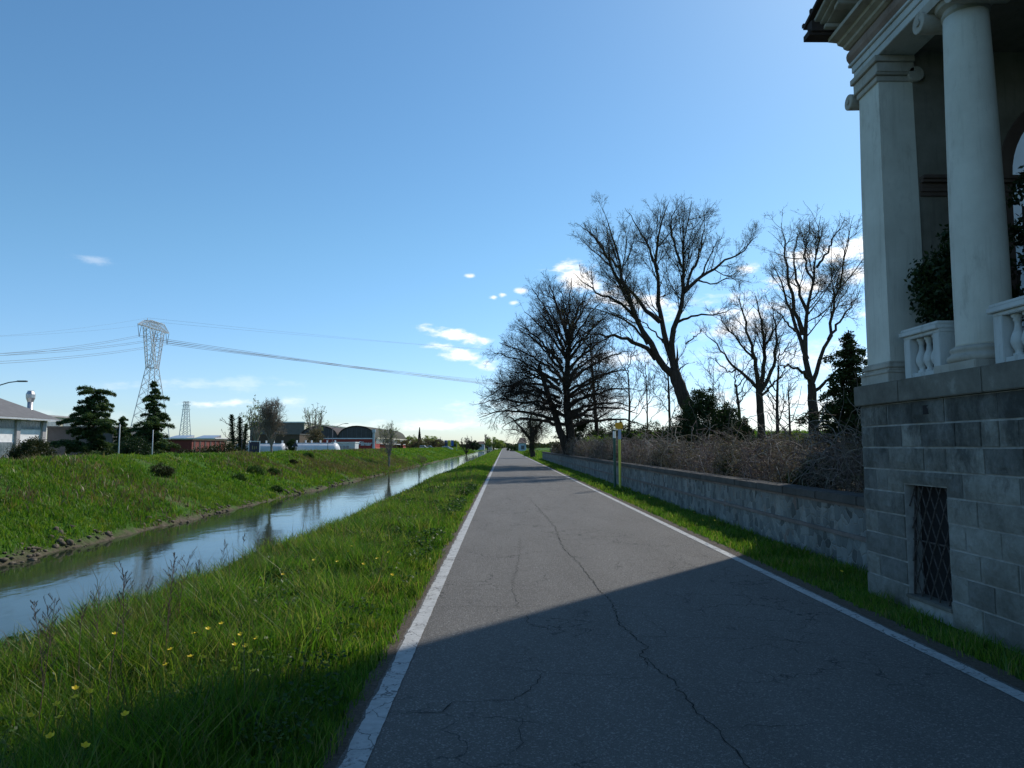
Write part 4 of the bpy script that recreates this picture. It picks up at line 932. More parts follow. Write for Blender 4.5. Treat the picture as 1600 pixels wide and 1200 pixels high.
# thin trunks and saplings in the gaps : (x zoom, base y, top y, depth, radius, lean, label)
thin = [(622, 960, 640, 58, .11, 0, 'thin bare sapling just left of the leaning tall tree'), (505, 960, 560, 60, .19, -40, 'slender trunk leaning left beside the rounded dense tree'),
        (790, 960, 620, 62, .13, -10, 'thin bare tree seen behind the fork of the leaning tall tree'), (1072, 1000, 700, 55, .15, -20, 'thin crooked tree right of the dark evergreen bush'),
        (1225, 1010, 600, 44, .12, 5, 'straight thin trunk with ivy between the two bare trees'), (1275, 1010, 770, 60, .11, -8, 'young bare tree left of the stout trunk'),
        (960, 930, 700, 80, .10, 8, 'faint thin tree far behind the evergreen bush'), (700, 950, 660, 75, .10, -8, 'faint thin tree far behind, left of the fork'), (1420, 1010, 850, 55, .10, 10, 'small bare tree right of the stout trunk')]
for (x, yb, yt, Y, r, ln, lab) in thin:
    b = at(740+x/2.5806, 290+yb/2.5806, Y); b.z = .5; t = at(740+(x+ln)/2.5806, 290+yt/2.5806, Y); H = t.z-b.z
    mid = b.lerp(t, .5)+Vector((random.uniform(-.15, .15), random.uniform(-.2, .2), 0))
    tk = [([b, mid, b.lerp(t, .75)], r, r*.45)]
    lm = [([b.lerp(t, .72), b.lerp(t, .9), t], r*.45, .012)]
    for i in range(7):
        f = .3+.6*i/7; a = random.uniform(0, 6.28); l = H*.34*(1.1-f*.5); st = b.lerp(mid, f*2) if f < .5 else mid.lerp(t, f*2-1)
        d = Vector((math.cos(a)*.75, math.sin(a)*.75, .75))
        lm.append(([st, st+d*l*.5+Vector((0, 0, .05*l)), st+d*l+Vector((0, 0, .25*l))], r*.35, .01))
    bare_tree('thin_tree', b, tk, lm, lab, dens=(2.0, 3.0, 3.8, 4), lens=(.5, .6, .6, .6), ang=.7, wobble=.13, trop=.05, lmax=(1.6, 1, .6, .3), minr=.008, levels=3, t0=.15)
# leafy masses built from leaf clumps
def leafy(name, base, blobs, leaf, label, cat='bush', n=9000, size=.12, group=None, trunk=None, flat=0., stems=True):
    """blobs: (centre offset, radii) ; leaves gathered in clumps so light gets between them"""
    base = Vector(base); root = empty(name, base, label, cat, group); P = []
    vol = [b[1][0]*b[1][1]*b[1][2] for b in blobs]; tot = sum(v**.67 for v in vol)
    for (c, r), v in zip(blobs, vol):
        k = int(n*v**.67/tot); nc = max(6, k//45)
        d = norm(rng.normal(0, 1, (nc, 3))); rad = rng.uniform(.45, 1.05, (nc, 1))**.6
        cc = np.array(base)+np.array(c)+d*rad*np.array(r)
        i = rng.integers(0, nc, k); sp = .16*min(r)+.02
        P.append(cc[i]+rng.normal(0, 1, (k, 3))*sp*np.array([1, 1, .7]))
    P = np.concatenate(P); P = P[P[:, 2] > base.z-.05]
    V, F = leafquads(P, size, flat); adopt(root, mesh_np('foliage', V, [F], M[leaf]))
    if stems:
        m = MB()
        for (c, r) in blobs[:5]:
            m.tube([base, base+Vector(c)*.5+Vector((random.uniform(-.1, .1), 0, 0)), base+Vector(c)], [max(.03, r[2]*.05), max(.02, r[2]*.035), .012], 6)
        adopt(root, m.build('stem', M['bark']))
    return root
def gz(x, y): return float(hgt(np.array([x]), np.array([y]))[0])
def leafy_px(name, x, Y, blobs, *a, **k):
    b = at(x, 697, Y); b.z = gz(b.x, Y)
    return leafy(name, b, blobs, *a, **k)
# dark evergreen at the foot of the leaning poplar
leafy_px('evergreen_bush', 1098, 41, [((-.1, 0, 2.0), (1.4, 1.2, 1.9)), ((-1.3, .2, 1.0), (1.0, 1, 1.3)), ((1.2, 0, 1.6), (1.1, 1, 1.5)), ((2.1, .3, 1.0), (1.0, .9, 1.4)), ((.1, 0, 3.6), (.75, .65, .9)), ((-2.1, 0, .7), (.9, .8, .9)), ((1.6, 0, 2.7), (.5, .5, .8)), ((2.4, 0, 2.0), (.45, .4, .7))],
         'leaf_dark', 'big dark evergreen bush at the foot of the tall leaning tree', n=60000, size=.12)
leafy_px('evergreen_bush', 905, 58, [((0, 0, 1.6), (.8, .8, 2.2)), ((.2, 0, 3.4), (.5, .5, 1.4)), ((1.2, 0, 1.0), (1, 1, 1.3)), ((2.5, 0, .9), (1.2, 1, 1.3)), ((3.9, 0, 1.1), (.9, .9, 1.2))], 'leaf_dark', 'dark ivy and holly mass beside the rounded dense tree', n=16000, size=.14)
leafy_px('green_bush', 935, 50, [((0, 0, .8), (1.4, 1, .9)), ((1.2, 0, .6), (1, .8, .7))], 'grass_far', 'low green bush behind the wall near the marker post', n=6000, size=.12)
leafy_px('evergreen_hedge', 1010, 64, [((i*1.3-7, random.uniform(-.5, .5), 1.3), (1.2, 1, 1.7+.5*random.random())) for i in range(13)], 'shrub', 'dark hedge across the back of the garden', n=42000, size=.17)
leafy_px('evergreen_bush', 1210, 52, [((0, 0, 1.0), (1.1, 1, 1.2)), ((1.5, 0, .6), (1, 1, .9)), ((-1.2, 0, .7), (.8, 1, 1))], 'leaf_dark', 'dark bush between the two bare trees', n=8000, size=.14)
leafy_px('evergreen_bush', 1300, 46, [((0, 0, .8), (1.1, 1, .9)), ((1.4, 0, .9), (1, 1, 1.1))], 'shrub', 'brownish bush right of the stout bare tree', n=7000, size=.13)
for i, (px, Y, s, lf, lab) in enumerate(((1130, 58, 1.0, 'shrub', 'brownish shrub just right of the dark evergreen bush'), (1165, 62, 1.15, 'leaf_dark', 'dark shrub left of the smaller bare tree foot'), (1245, 60, 1.1, 'shrub', 'brownish shrub left of the stout trunk foot'), (1290, 60, 1.0, 'leaf_dark', 'dark shrub just right of the stout trunk foot'), (1335, 50, 1.3, 'leaf_dark', 'dark shrub mass next to the villa corner'), (1220, 42, .8, 'leaf_brown', 'brown thicket before the thin ivy trunk'), (1150, 44, .8, 'leaf_brown', 'brown thicket right of the dark evergreen bush'))):
    leafy_px('garden_shrub', px, Y, [((0, 0, .9*s), (1.5*s, 1, 1.2*s)), ((1.1*s, 0, .7*s), (.9*s, 1, .9*s)), ((-1.2*s, 0, .6*s), (.9*s, 1, .8*s))], lf, lab, n=11000, size=.12, cat='shrub')
# drooping conifer right of the stout tree
def cedar(name, base, H, W, tiers, label, n=16000, leaf='leaf_cedar', flat_top=False, size=.3, skirt=.1, seed=1):
    base = Vector(base); r_ = random.Random(seed); root = empty(name, base, label, 'tree')
    tp = base+Vector((0, 0, H)); q, r = resample([base, base.lerp(tp, .5)+Vector((.08, 0, 0)), tp], (H*.028, .03), 12, .02); V, F = join([tubes(q[None], r[None], 8)]); adopt(root, mesh_np('trunk', V, F, M['bark'], smooth=True))
    B = []; P = []
    nbr = tiers*7
    for j in range(nbr):
        fr_ = (j+r_.random())/nbr; f = skirt+(1-skirt)*(fr_*.78+.22*((int(fr_*tiers)+.5)/tiers))
        prof = ((1-f)**.75+.05 if not flat_top else (1.0-.62*f if f < .93 else .42))*(1+.22*math.sin(f*tiers*1.9+seed))
        a = j*2.39996+r_.uniform(-.5, .5); l = W*prof*r_.uniform(.4, 1.2)
        st = base+Vector((0, 0, H*f*.985)); d = Vector((math.cos(a), math.sin(a), 0)); up = r_.uniform(-.06, .12)
        p = [st, st+d*l*.35+Vector((0, 0, (.05+up)*l)), st+d*l*.75+Vector((0, 0, (.02+up*1.5)*l)), st+d*l+Vector((0, 0, (-.10+up*1.4)*l))]
        q, rr = resample(p, (.03+.010*l, .01), 8, .03); B.append(tubes(q[None], rr[None], 5))
        k = int(n/nbr*l/(W*.5)); t = rng.uniform(.05, 1, k)**.8; fi = t*7; ii = np.minimum(fi.astype(int), 6); u = (fi-ii)[:, None]
        c = q[ii]*(1-u)+q[ii+1]*u; lat = np.array([-d.y, d.x, 0]); wd = l*.26*np.sin(np.pi*np.clip(t*.9+.08, 0, 1))**.6
        off = rng.normal(0, .45, k)*wd
        c = c+lat*off[:, None]+rng.normal(0, .06, (k, 3)); c[:, 2] += -np.abs(off)*.22+rng.normal(0, .05*l**.5, k)-rng.random(k)**2*.13*l**.5
        P.append(c)
    V, F = join(B); adopt(root, mesh_np('limbs', V, F, M['bark']))
    V, F = leafquads(np.concatenate(P), size, .6, .45); adopt(root, mesh_np('foliage', V, [F], M[leaf]))
    return root
b = at(1333, 697, 32); b.z = .5
cedar('conifer', b, 6.4, 2.5, 15, 'dark drooping conifer half hidden by the corner of the villa', n=34000, leaf='leaf_dark', size=.17, skirt=.04, seed=3)
# ------------------------------------------------------------------ tangled dry bramble over the wall
n_ = 16000
y = 8.0+66*rng.random(n_)**1.45; x = 5.0+rng.random(n_)**1.2*2.4
hv = (.98+.36*wob(y, y*0, .8, 3)+.26*wob(y, y*0, 2.1, 1)); hv = hv*np.interp(y, [8, 10, 30, 60, 75], [1.0, 1.0, 1.0, 1.1, .8])
P0 = np.stack([x, y, .55+rng.random(n_)**.7*hv*.95], -1); D0 = norm(rng.normal(0, 1, (n_, 3))*np.array([1, 1, .9])+np.array([-.25, 0, .25]))
P, Rr = grow(P0, D0, rng.uniform(.25, .85, n_)*np.interp(y, [8, 70], [.8, 1.5]), np.interp(y, [8, 20, 70], [.0045, .007, .017]), 9, .42, -.05, .4)
P[:, :, 2] = np.minimum(P[:, :, 2], (.5+hv*1.35)[:, None]+rng.normal(0, .05, n_)[:, None]); P[:, :, 0] = np.maximum(P[:, :, 0], 4.80+.15*rng.random((n_, 1)))
P[:, :, 2] = np.maximum(P[:, :, 2], .6)
t1 = tubes(P, Rr, 3)
P2, R2 = spawn(P, Rr, 5.0, .1, 1, 1.0, .5, .08, .5, .02, 5, .4, -.05); R2 = np.maximum(R2, np.interp(P2[:, :1, 1], [8, 20, 70], [.002, .004, .012]))
P2[:, :, 0] = np.maximum(P2[:, :, 0], 4.74)
V, F = join([t1, tubes(P2, R2, 3)])
k_ = 950; yb = 8.2+60*rng.random(k_)**1.6; P0 = np.stack([5.0+rng.random(k_)*.9, yb, 1.1+.6*rng.random(k_)], -1)
P3, R3 = grow(P0, norm(rng.normal(0, 1, (k_, 3))*np.array([.5, 1, .5])+np.array([0, 0, .7])), rng.uniform(.8, 1.9, k_), np.interp(yb, [8, 25, 70], [.007, .012, .022]), 12, .22, -.17, .5)
P3[:, :, 0] = np.maximum(P3[:, :, 0], 4.85); V, F = join([t1, tubes(P2, R2, 3), tubes(P3, R3, 4)])
br = mesh_np('bramble', V, F, M['bramble']); tag(br, 'tangled dry bramble stems heaped behind the roadside wall', 'bramble', kind='stuff')
lp = along(P[rng.random(n_) < .8], 5, .05); lp = lp[lp[:, 0] > 4.8]
V, F = leafquads(lp, np.interp(lp[:, 1], [8, 20, 70], [.035, .05, .12])); tag(mesh_np('dead_leaves', V, [F], M['leaf_brown']), 'withered brown leaves caught in the bramble', 'dead leaves', kind='stuff')
leafy('green_shrub', (5.15, 8.8, .55), [((0, 0, .12), (.25, .35, .18)), ((.1, .8, .1), (.2, .3, .14))], 'grass_far', 'small fresh green shrub on the wall top beside the villa', n=1500, size=.035)
leafy('green_shrub', (5.05, 11.6, .6), [((0, 0, .15), (.12, .2, .16)), ((.0, .25, .1), (.1, .15, .1))], 'leaf_young', 'small yellow green sprig among the bramble on the wall', n=400, size=.035)
for i, (y_, s, lf, lab) in enumerate(((12.5, .5, 'leaf_dark', 'dark ivy patch in the bramble nearest the villa'), (17, .6, 'shrub', 'olive growth among the bramble, second from the villa'), (24, .7, 'leaf_dark', 'dark ivy patch in the bramble opposite the marker post'), (33, .8, 'shrub', 'olive growth in the farther bramble'), (9.6, .35, 'leaf_brown', 'pinkish brown leafy tuft on the bramble beside the villa corner'))):
    leafy('ivy_patch', (5.5, y_, .6), [((0, 0, .5*s+.25), (.35, 1.1*s, .5*s)), ((-.1, .8*s, .35), (.3, .8*s, .4*s))], lf, lab, n=2600, size=.05+.0015*y_, stems=False)
# ivy clad tree on the verge
bi = at(833, 697, 96); bi.z = 0
tk = [([bi, bi+Vector((-.2, 0, 1.5)), bi+Vector((-.1, 0, 3.2))], .38, .3)]
lm = [([bi+Vector((-.2, 0, 2.4)), bi+Vector((-1.6, 0, 4.0)), bi+Vector((-2.8, 0, 5.3)), bi+Vector((-3.6, 0, 5.9))], .2, .04), ([bi+Vector((-.1, 0, 3)), bi+Vector((-.4, 0, 4.6)), bi+Vector((-.2, 0, 6.3))], .25, .05),
      ([bi+Vector((0, 0, 3)), bi+Vector((.9, 0, 4.5)), bi+Vector((1.3, .5, 5.8))], .2, .04), ([bi+Vector((-1, 0, 3.3)), bi+Vector((-2.6, .3, 3.9)), bi+Vector((-4, 0, 3.8))], .1, .03)]
iv = bare_tree('ivy_tree', bi, tk, lm, 'ivy clad tree on the verge at the far end of the wall', dens=(1.4, 2.2, 2.6, 3), ang=.8, wobble=.16, minr=.02, levels=3, lmax=(2, 1.2, .7, .4))
P = np.concatenate([np.array(bi)+rng.normal(0, 1, (4200, 3))*np.array([.75, .6, .8])+np.array([-.1, 0, 3.6]), np.array(bi)+rng.normal(0, 1, (1500, 3))*np.array([.35, .3, .6])+np.array([-.1, 0, 1.9]), np.array(bi)+rng.normal(0, 1, (900, 3))*np.array([.4, .4, .6])+np.array([0, 0, 5.0])])
V, F = leafquads(P, .17); adopt(iv, mesh_np('ivy', V, [F], M['shrub']))
leafy('green_shrub', (3.9, 110, 0), [((0, 0, .4), (1, 2, .55)), ((-.1, 3, .4), (.9, 2, .6))], 'grass_far', 'rounded low green shrub on the verge past the ivy clad tree', n=5000, size=.13)
# loggia plants
leafy('potted_laurel', (4.50, 6.95, 2.30), [((0, 0, .95), (.28, .34, .38)), ((.02, -.15, 1.25), (.2, .22, .25)), ((-.05, .12, .75), (.24, .22, .25)), ((-.02, .15, 1.0), (.18, .22, .18)), ((.02, -.1, .45), (.18, .24, .35))], 'leaf_dark', 'bushy dark plant behind the balustrade between pilaster and column', cat='plant', n=6500, size=.06)
leafy('potted_laurel', (5.0, 6.7, 2.30), [((0, 0, 1.0), (.26, .26, .45)), ((.0, .1, .6), (.2, .22, .3)), ((0, -.1, 1.6), (.2, .22, .35)), ((.1, -.2, .6), (.2, .25, .35))], 'leaf_dark', 'dark leafy plant right of the round column at the picture edge', cat='plant', n=2600, size=.06)
# ------------------------------------------------------------------ marker post on the verge
mp = at(969, 768, 26.2); mx_ = mp.x
ps = empty('marker_post', (mx_, 26.2, 0), 'yellow green marker post with orange sign plate standing on the verge', 'sign post')
adopt(ps, MB().tube([(mx_, 26.2, -.1), (mx_, 26.2, 2.25)], .045, 14).build('pole', M['yellow_post'], smooth=False))
adopt(ps, MB().box(mx_-.055, mx_+.055, 26.14, 26.15, 1.85, 2.22).build('label_plate', M['paleblue'], bevel=.003))
pn = MB().box(mx_-.17, mx_+.11, 26.08, 26.12, 2.24, 2.46).build('sign_plate', M['sign_orange'], bevel=.008); adopt(ps, pn)
pf_ = MB()
for i in range(5): pf_.box(mx_-.13+i*.05, mx_-.10+i*.05, 26.074, 26.079, 2.33, 2.37)
adopt(ps, MB().tube([(mx_-.12, 26.14, 2.2), (mx_-.12, 26.14, 2.52)], .045, 12).build('cap', M['signwhite']))
pg = empty('marker_post', (mx_-.17, 26.3, 0), 'dark green round post close behind the yellow green marker post', 'post')
adopt(pg, MB().tube([(mx_-.15, 26.45, -.1), (mx_-.15, 26.45, 2.2)], .05, 14).build('pole', M['green_post']))
adopt(pg, MB().tube([(mx_-.15, 26.45, 1.9), (mx_-.15, 26.45, 2.15)], .054, 14).build('white_band', M['signwhite']))
# ------------------------------------------------------------------ buttercups and tall dry weeds
def buttercup(x, y, h):
    where = 'verge by the stone wall' if x > 0 else ('grass at the bottom left corner' if y < 4.3 else ('middle of the near grass bank' if y < 6.3 else 'grass farther up the near bank'))
    z = gz(x, y); o = empty('buttercup', (x, y, z), 'small yellow buttercup, one of those in the '+where, 'flower', 'buttercups in the '+where)
    lx_, ly_ = random.uniform(-.05, .05), random.uniform(-.05, .05)
    s = MB().tube([(0, 0, 0), (lx_*.4, ly_*.4, h*.6), (lx_, ly_, h)], [.0018, .0015, .0012], 4).build('stem', M['stem'], o)
    m = MB(); t = Vector((lx_, ly_, h)); nrm = Vector((random.uniform(-.5, .5), random.uniform(-.6, .1), 1)).normalized(); u = nrm.orthogonal().normalized(); v = nrm.cross(u)
    for k in range(5):
        a = 2*math.pi*k/5; d = u*math.cos(a)+v*math.sin(a); e = nrm.cross(d)
        r = .017
        m.add([t, t+d*r*.7+e*r*.62+nrm*r*.35, t+d*r*1.15+nrm*r*.75, t+d*r*.7-e*r*.62+nrm*r*.35], [(0, 1, 2), (0, 2, 3)])
    m.tube([t, t+nrm*.005], [.004, .003], 6)
    m.build('blossom', M['flower'], o, fix=False)
for (px_, py_) in [(280, 762), (290, 785), (378, 765), (205, 800), (133, 860), (245, 882), (198, 922), (480, 862), (280, 998), (457, 548), (745, 533), (795, 518), (840, 495), (886, 587), (700, 590), (926, 543), (940, 580), (1025, 558),
                   (945, 608), (1010, 602), (1057, 602), (865, 636), (787, 640), (650, 656), (990, 674), (910, 680), (667, 696), (1288, 670), (1232, 514), (718, 620), (990, 615), (1472, 232), (1510, 212), (1385, 190), (1218, 242), (1095, 298), (1350, 205), (1300, 250), (1420, 260), (1545, 300)]:
    X, Y = px_/2.5, 780+py_/2.5; h = .34+.05*random.random(); d = ray(X, Y); t = 0
    for s_ in range(600):
        t = .0021+s_*.0001; q = (d[0]*t, d[1]*t, HC+d[2]*t)
        if q[2] < gz(q[0], q[1])+h: break
    buttercup(q[0], q[1], h)
for (x, y, h) in [(3.95, 13.5, .2), (3.9, 13.9, .16), (4.2, 17.8, .24), (4.1, 18.3, .2), (4.0, 19.5, .2), (4.15, 20.5, .22), (4.2, 24, .2), (4.1, 25.5, .2), (4.0, 15.2, .2), (3.92, 8.3, .16), (4.2, 16.2, .22)]: buttercup(x, y, h)
ORD = ['first', 'second', 'third', 'fourth', 'fifth', 'sixth', 'seventh', 'eighth', 'ninth', 'tenth', 'eleventh', 'twelfth', 'thirteenth', 'fourteenth', 'fifteenth']
def weed(x, y, h, i):
    z = gz(x, y); lab = ['tall dry weed stalk with branching seed heads', 'thin dry grass stalk with a feathery tip'][i % 2]+', '+ORD[i]+' from the left along the bank edge'
    o = empty('dry_weed', (x, y, z), lab, 'weed', 'tall dry stalks on the near bank'); lx_ = random.uniform(-.12, .14); m = MB(); s = MB()
    pts = [Vector((lx_*t**2, .03*math.sin(3*t+i), h*t)) for t in np.linspace(0, 1, 7)]; m.tube(pts, [.0032, .003, .0028, .0024, .002, .0016, .001], 5)
    m.build('stalk', M['weed'], o)
    for k in range(16 if i % 2 == 0 else 9):
        t = .45+.55*k/16 if i % 2 == 0 else .8+.2*k/9
        p = Vector((lx_*t**2, .03*math.sin(3*t+i), h*t)); a = random.uniform(0, 6.28); l = (.10 if i % 2 == 0 else .05)*random.uniform(.5, 1.1)
        q = p+Vector((math.cos(a)*.6, math.sin(a)*.6, .8))*l; s.tube([p, q], [.0012, .0008], 4)
        for w_ in range(5): c = p.lerp(q, .4+.15*w_); s.tube([c, c+Vector((random.uniform(-.01, .01), 0, .012))], [.0028, .0008], 4)
    s.build('seed_head', M['weed'], o)
for i, (px_, yb, yt, Yd) in enumerate(sorted([(150, 690, 385, 4.1), (160, 700, 400, 4.6), (385, 640, 362, 5.2), (428, 700, 290, 4.4), (470, 640, 265, 5.0), (545, 560, 315, 6.2), (640, 600, 250, 5.2), (655, 620, 210, 5.4), (700, 450, 215, 6.6), (855, 330, 168, 9.5), (940, 280, 140, 10.5), (1003, 250, 120, 11.5), (205, 640, 408, 5.2), (760, 420, 250, 7), (320, 620, 420, 4.8)])):
    X = px_/2.5; b_ = at(X, 780+yb/2.5, Yd); t_ = at(X, 780+yt/2.5, Yd); z = gz(b_.x, Yd); weed(b_.x, Yd, max(.35, t_.z-z), i)
# ------------------------------------------------------------------ beyond the canal
GZ = -.6
def X_(px, Y): return (px-787)/1109*Y
def Z_(py, Y): return HC+(697-py)/1109*Y
# factory at the far left: long side faces the canal
fa = empty('factory', (-60, 90, GZ), 'white factory hall with grey pitched roof and concrete pillars at the far left', 'factory')
adopt(fa, MB().box(-94, -60.2, 40, 94.4, GZ, 4.9).build('wall', M['white_wall']))
for y0 in np.arange(44.0, 94, 4.95):
    adopt(fa, MB().box(-60.5, -59.9, y0-.35, y0+.35, GZ, 4.9).build('pillar', M['concrete'], bevel=.02))
    for (z0, z1) in ((3.75, 4.75), (.3, 2.05)):
        if y0+4.6 > 94.5: continue
        w = MB().box(-60.2, -60.14, y0+.36, y0+4.6, z0-.08, z1+.05).build('window', M['galv']); adopt(fa, w)
        gl = MB()
        for k in range(7): a = y0+.45+k*.588; gl.box(-60.16, -60.12, a, a+.54, z0, z1)
        gl.build('pane', M['glass'], w)
adopt(fa, MB().add([(-59, 39.5, 4.95), (-59, 95.2, 4.95), (-77, 95.2, 11.2), (-77, 39.5, 11.2), (-95, 39.5, 4.95), (-95, 95.2, 4.95), (-59, 39.5, 5.15), (-59, 95.2, 5.15), (-77, 95.2, 11.4), (-77, 39.5, 11.4), (-95, 39.5, 5.15), (-95, 95.2, 5.15)],
    [(0, 1, 2, 3), (3, 2, 5, 4), (9, 8, 7, 6), (10, 11, 8, 9), (0, 6, 7, 1), (1, 7, 8, 2), (2, 8, 11, 5), (5, 11, 10, 4), (0, 3, 9, 6), (3, 4, 10, 9)]).build('roof', M['roof_grey']))
adopt(fa, MB().box(-59.05, -58.9, 39.5, 95.2, 4.86, 5.06).build('gutter', M['galv']))
ch = empty('steel_chimney', (X_(52, 101), 101, GZ), 'steel exhaust chimney with flared head behind the factory roof', 'chimney'); cx_ = X_(52, 101)
adopt(ch, MB().lathe((cx_, 101, 0), [(.36, GZ), (.36, 7.8)], 16).build('pipe', M['steel'], smooth=True))
adopt(ch, MB().lathe((cx_, 101, 0), [(.38, 7.8), (.58, 8.4), (.60, 8.9), (.40, 9.35), (.42, 9.4)], 8).build('head', M['steel']))
bb = empty('office_building', (-84, 130, GZ), 'low beige building seen between the factory roof and the first cedar', 'building')
adopt(bb, MB().box(-112, -84, 112, 146, GZ, 7.0).build('wall', M['beige'])); adopt(bb, MB().box(-112.3, -83.7, 111.7, 146.3, 7.0, 7.3).build('roof_edge', M['concrete']))
for k in range(7):
    w = MB().box(-84.05, -83.96, 113+k*4.7, 116.6+k*4.7, 4.6, 6.2).build('window', M['galv']); adopt(bb, w); MB().box(-83.97, -83.93, 113.1+k*4.7, 116.5+k*4.7, 4.7, 6.1).build('pane', M['glass'], w)
sh = empty('dark_shed', (-58, 98, GZ), 'dark grey flat shed between the factory and the first cedar', 'shed')
adopt(sh, MB().box(-62.4, -53.5, 98, 111, GZ, 4.1).build('wall', M['shed_dark'])); adopt(sh, MB().box(-62.9, -53.2, 97.4, 111.4, 4.1, 4.3).build('roof', M['roof_grey']))
leafy('round_bush', (X_(56, 72), 72, GZ), [((0, 0, 1.2), (2.0, 1.8, 1.5)), ((.3, 0, 2.0), (1.3, 1.2, 1.0)), ((-1.2, 0, .7), (1.2, 1, 1))], 'shrub', 'big rounded dark yellow bush in front of the factory', n=15000, size=.17)
cedar('cedar', (X_(150, 84), 84, GZ), 9.1, 4.6, 9, 'broad flat topped cedar left of the great pylon', n=80000, flat_top=True, size=.22, skirt=.10, seed=5)
cedar('cedar', (X_(243, 84), 84, GZ), 10.0, 3.5, 12, 'pointed cedar standing in front of the great pylon', n=66000, size=.21, skirt=.08, seed=9)
cedar('cedar', (X_(196, 98), 98, GZ), 6.4, 2.4, 8, 'smaller cedar between and behind the two big cedars', n=30000, size=.22, seed=12)
leafy('round_bush', (X_(217, 78), 78, GZ), [((0, 0, 1.4), (1.6, 1.4, 1.7)), ((-.8, 0, 1), (1.1, 1, 1.2))], 'leaf_dark', 'dark rounded bush between the two big cedars', n=12000, size=.18)
def pole(name, px, Y, ytop, r, mat, label, arm=None, z0=None):
    x = X_(px, Y); z0 = gz(x, Y)-.1 if z0 is None else z0; zt = Z_(ytop, Y); o = empty(name, (x, Y, z0), label, 'street lamp' if arm else 'pole')
    adopt(o, MB().tube([(x, Y, z0), (x, Y, (z0+zt)/2), (x, Y, zt)], [r*1.2, r, r*.7], 8).build('post', M[mat], smooth=True))
    if arm:
        ax_, az_ = arm; adopt(o, MB().tube([(x, Y, zt-.05), (x+ax_*.8, Y, zt+az_*.9), (x+ax_, Y, zt+az_)], .035, 6).build('arm', M[mat]))
        adopt(o, MB().obox((x+ax_+.25, Y, zt+az_+.0), (.6, 0, .0), (0, .2, 0), (0, 0, .09)).build('lamp_head', M[mat], bevel=.02))
    return o
pole('street_lamp', -40, 45, 615, .07, 'pole_dark', 'street lamp whose arm reaches in at the left edge', arm=(2.9, .75))
pole('pale_pole', 192, 68, 663, .06, 'galv', 'pale metal pole between the two big cedars')
pole('pale_pole', 243.5, 66, 672, .05, 'galv', 'thin metal pole in front of the pointed cedar')
pole('street_lamp', 521, 112, 669, .06, 'pole_dark', 'slim street lamp in front of the arched red hall', arm=(1.9, .7))
pole('thin_pole', 381, 60, 655, .03, 'pole_dark', 'thin dark pole left of the notice board')
pole('thin_pole', 514, 100, 682, .04, 'pole_dark', 'short dark pole beside the long white tank')
# white warehouse and rusty shed
wh = empty('warehouse', (-95, 225, GZ), 'long low white warehouse with roof lights behind the rusty red shed', 'warehouse')
adopt(wh, MB().box(-150, -88, 218, 222+20, GZ, Z_(686, 220)).build('wall', M['cream'])); adopt(wh, MB().box(-151, -87.5, 217, 243, Z_(686, 220), Z_(684.5, 220)).build('roof', M['signwhite']))
for k in range(4): adopt(wh, MB().prism([(219, 4.05), (226, 5.0), (226, 4.05)], 0, -120+k*8.4, -114.5+k*8.4).build('roof_light', M['steel']))
rs = empty('red_shed', (X_(304, 110), 110, GZ), 'rusty red metal shed beyond the embankment right of the pointed cedar', 'shed'); xr = X_(304, 110)
adopt(rs, MB().box(xr-6.5, xr, 110, 123, GZ, 2.5).build('wall', M['rust_red'])); adopt(rs, MB().box(xr-6.7, xr+.2, 109.8, 123.2, 2.5, 2.62).build('roof', M['brown_shed']))
for k in range(6): adopt(rs, MB().box(xr, xr+.06, 110.6+k*2, 111.2+k*2, GZ, 2.4).build('panel_rib', M['roof_brick']))
for (px, Y, w, h, lab) in ((330, 82, 2.6, 1.3, 'olive bushes in front of the rusty red shed'), (352, 80, 2.2, 1.6, 'olive bush left of the ivy covered trunks'), (305, 84, 1.6, 1.0, 'low bush by the corner of the rusty red shed'), (283, 84, 1.4, 1.1, 'small dark bush right of the pointed cedar')):
    leafy('olive_bush', (X_(px, Y), Y, GZ), [((0, 0, h*.7), (w*.8, 1.2, h)), ((w*.6, 0, h*.5), (w*.5, 1, h*.8)), ((-w*.6, 0, h*.5), (w*.5, 1, h*.8))], 'shrub', lab, n=7000, size=.2)
# tanks
def tank(x0, x1, y, zc, r, label):
    o = empty('gas_tank', ((x0+x1)/2, y, GZ), label, 'tank', 'long white gas tanks'); c = []
    n = 7; prof = [(x0+r*.55*(1-math.cos(a)), r*math.sin(a)) for a in np.linspace(.05, math.pi/2, n)]+[(x1-r*.55*(1-math.cos(a)), r*math.sin(a)) for a in np.linspace(math.pi/2, .05, n)]
    adopt(o, MB().tube([(a, y, zc) for a, b in prof], [b for a, b in prof], 28).build('vessel', M['tank_white'], smooth=True))
    for t in (.2, .8): adopt(o, MB().box(x0+(x1-x0)*t-.25, x0+(x1-x0)*t+.25, y-r*.8, y+r*.8, GZ, zc-r*.55).build('saddle', M['concrete']))
    for t in (.12, .3, .42, .6, .74, .9): adopt(o, MB().tube([(x0+(x1-x0)*t, y, zc+r-.05), (x0+(x1-x0)*t, y, zc+r+.38)], .12, 8).build('valve', M['signwhite']))
    adopt(o, MB().box(x0+r*.6, x1-r*.6, y-.5, y-.44, zc+r*.88, zc+r*1.0).build('walkway', M['galv']))
tank(X_(369, 104), X_(452, 104), 104, .72, 1.3, 'long white gas tank partly hidden by the dark notice board')
tank(X_(457, 108), X_(533, 108), 108, .78, 1.32, 'long white gas tank left of the white cabin')
cb = empty('cabin', (X_(543, 118), 118, GZ), 'white site cabin at the end of the long tank', 'cabin'); a0, a1 = X_(520, 118), X_(556, 118)
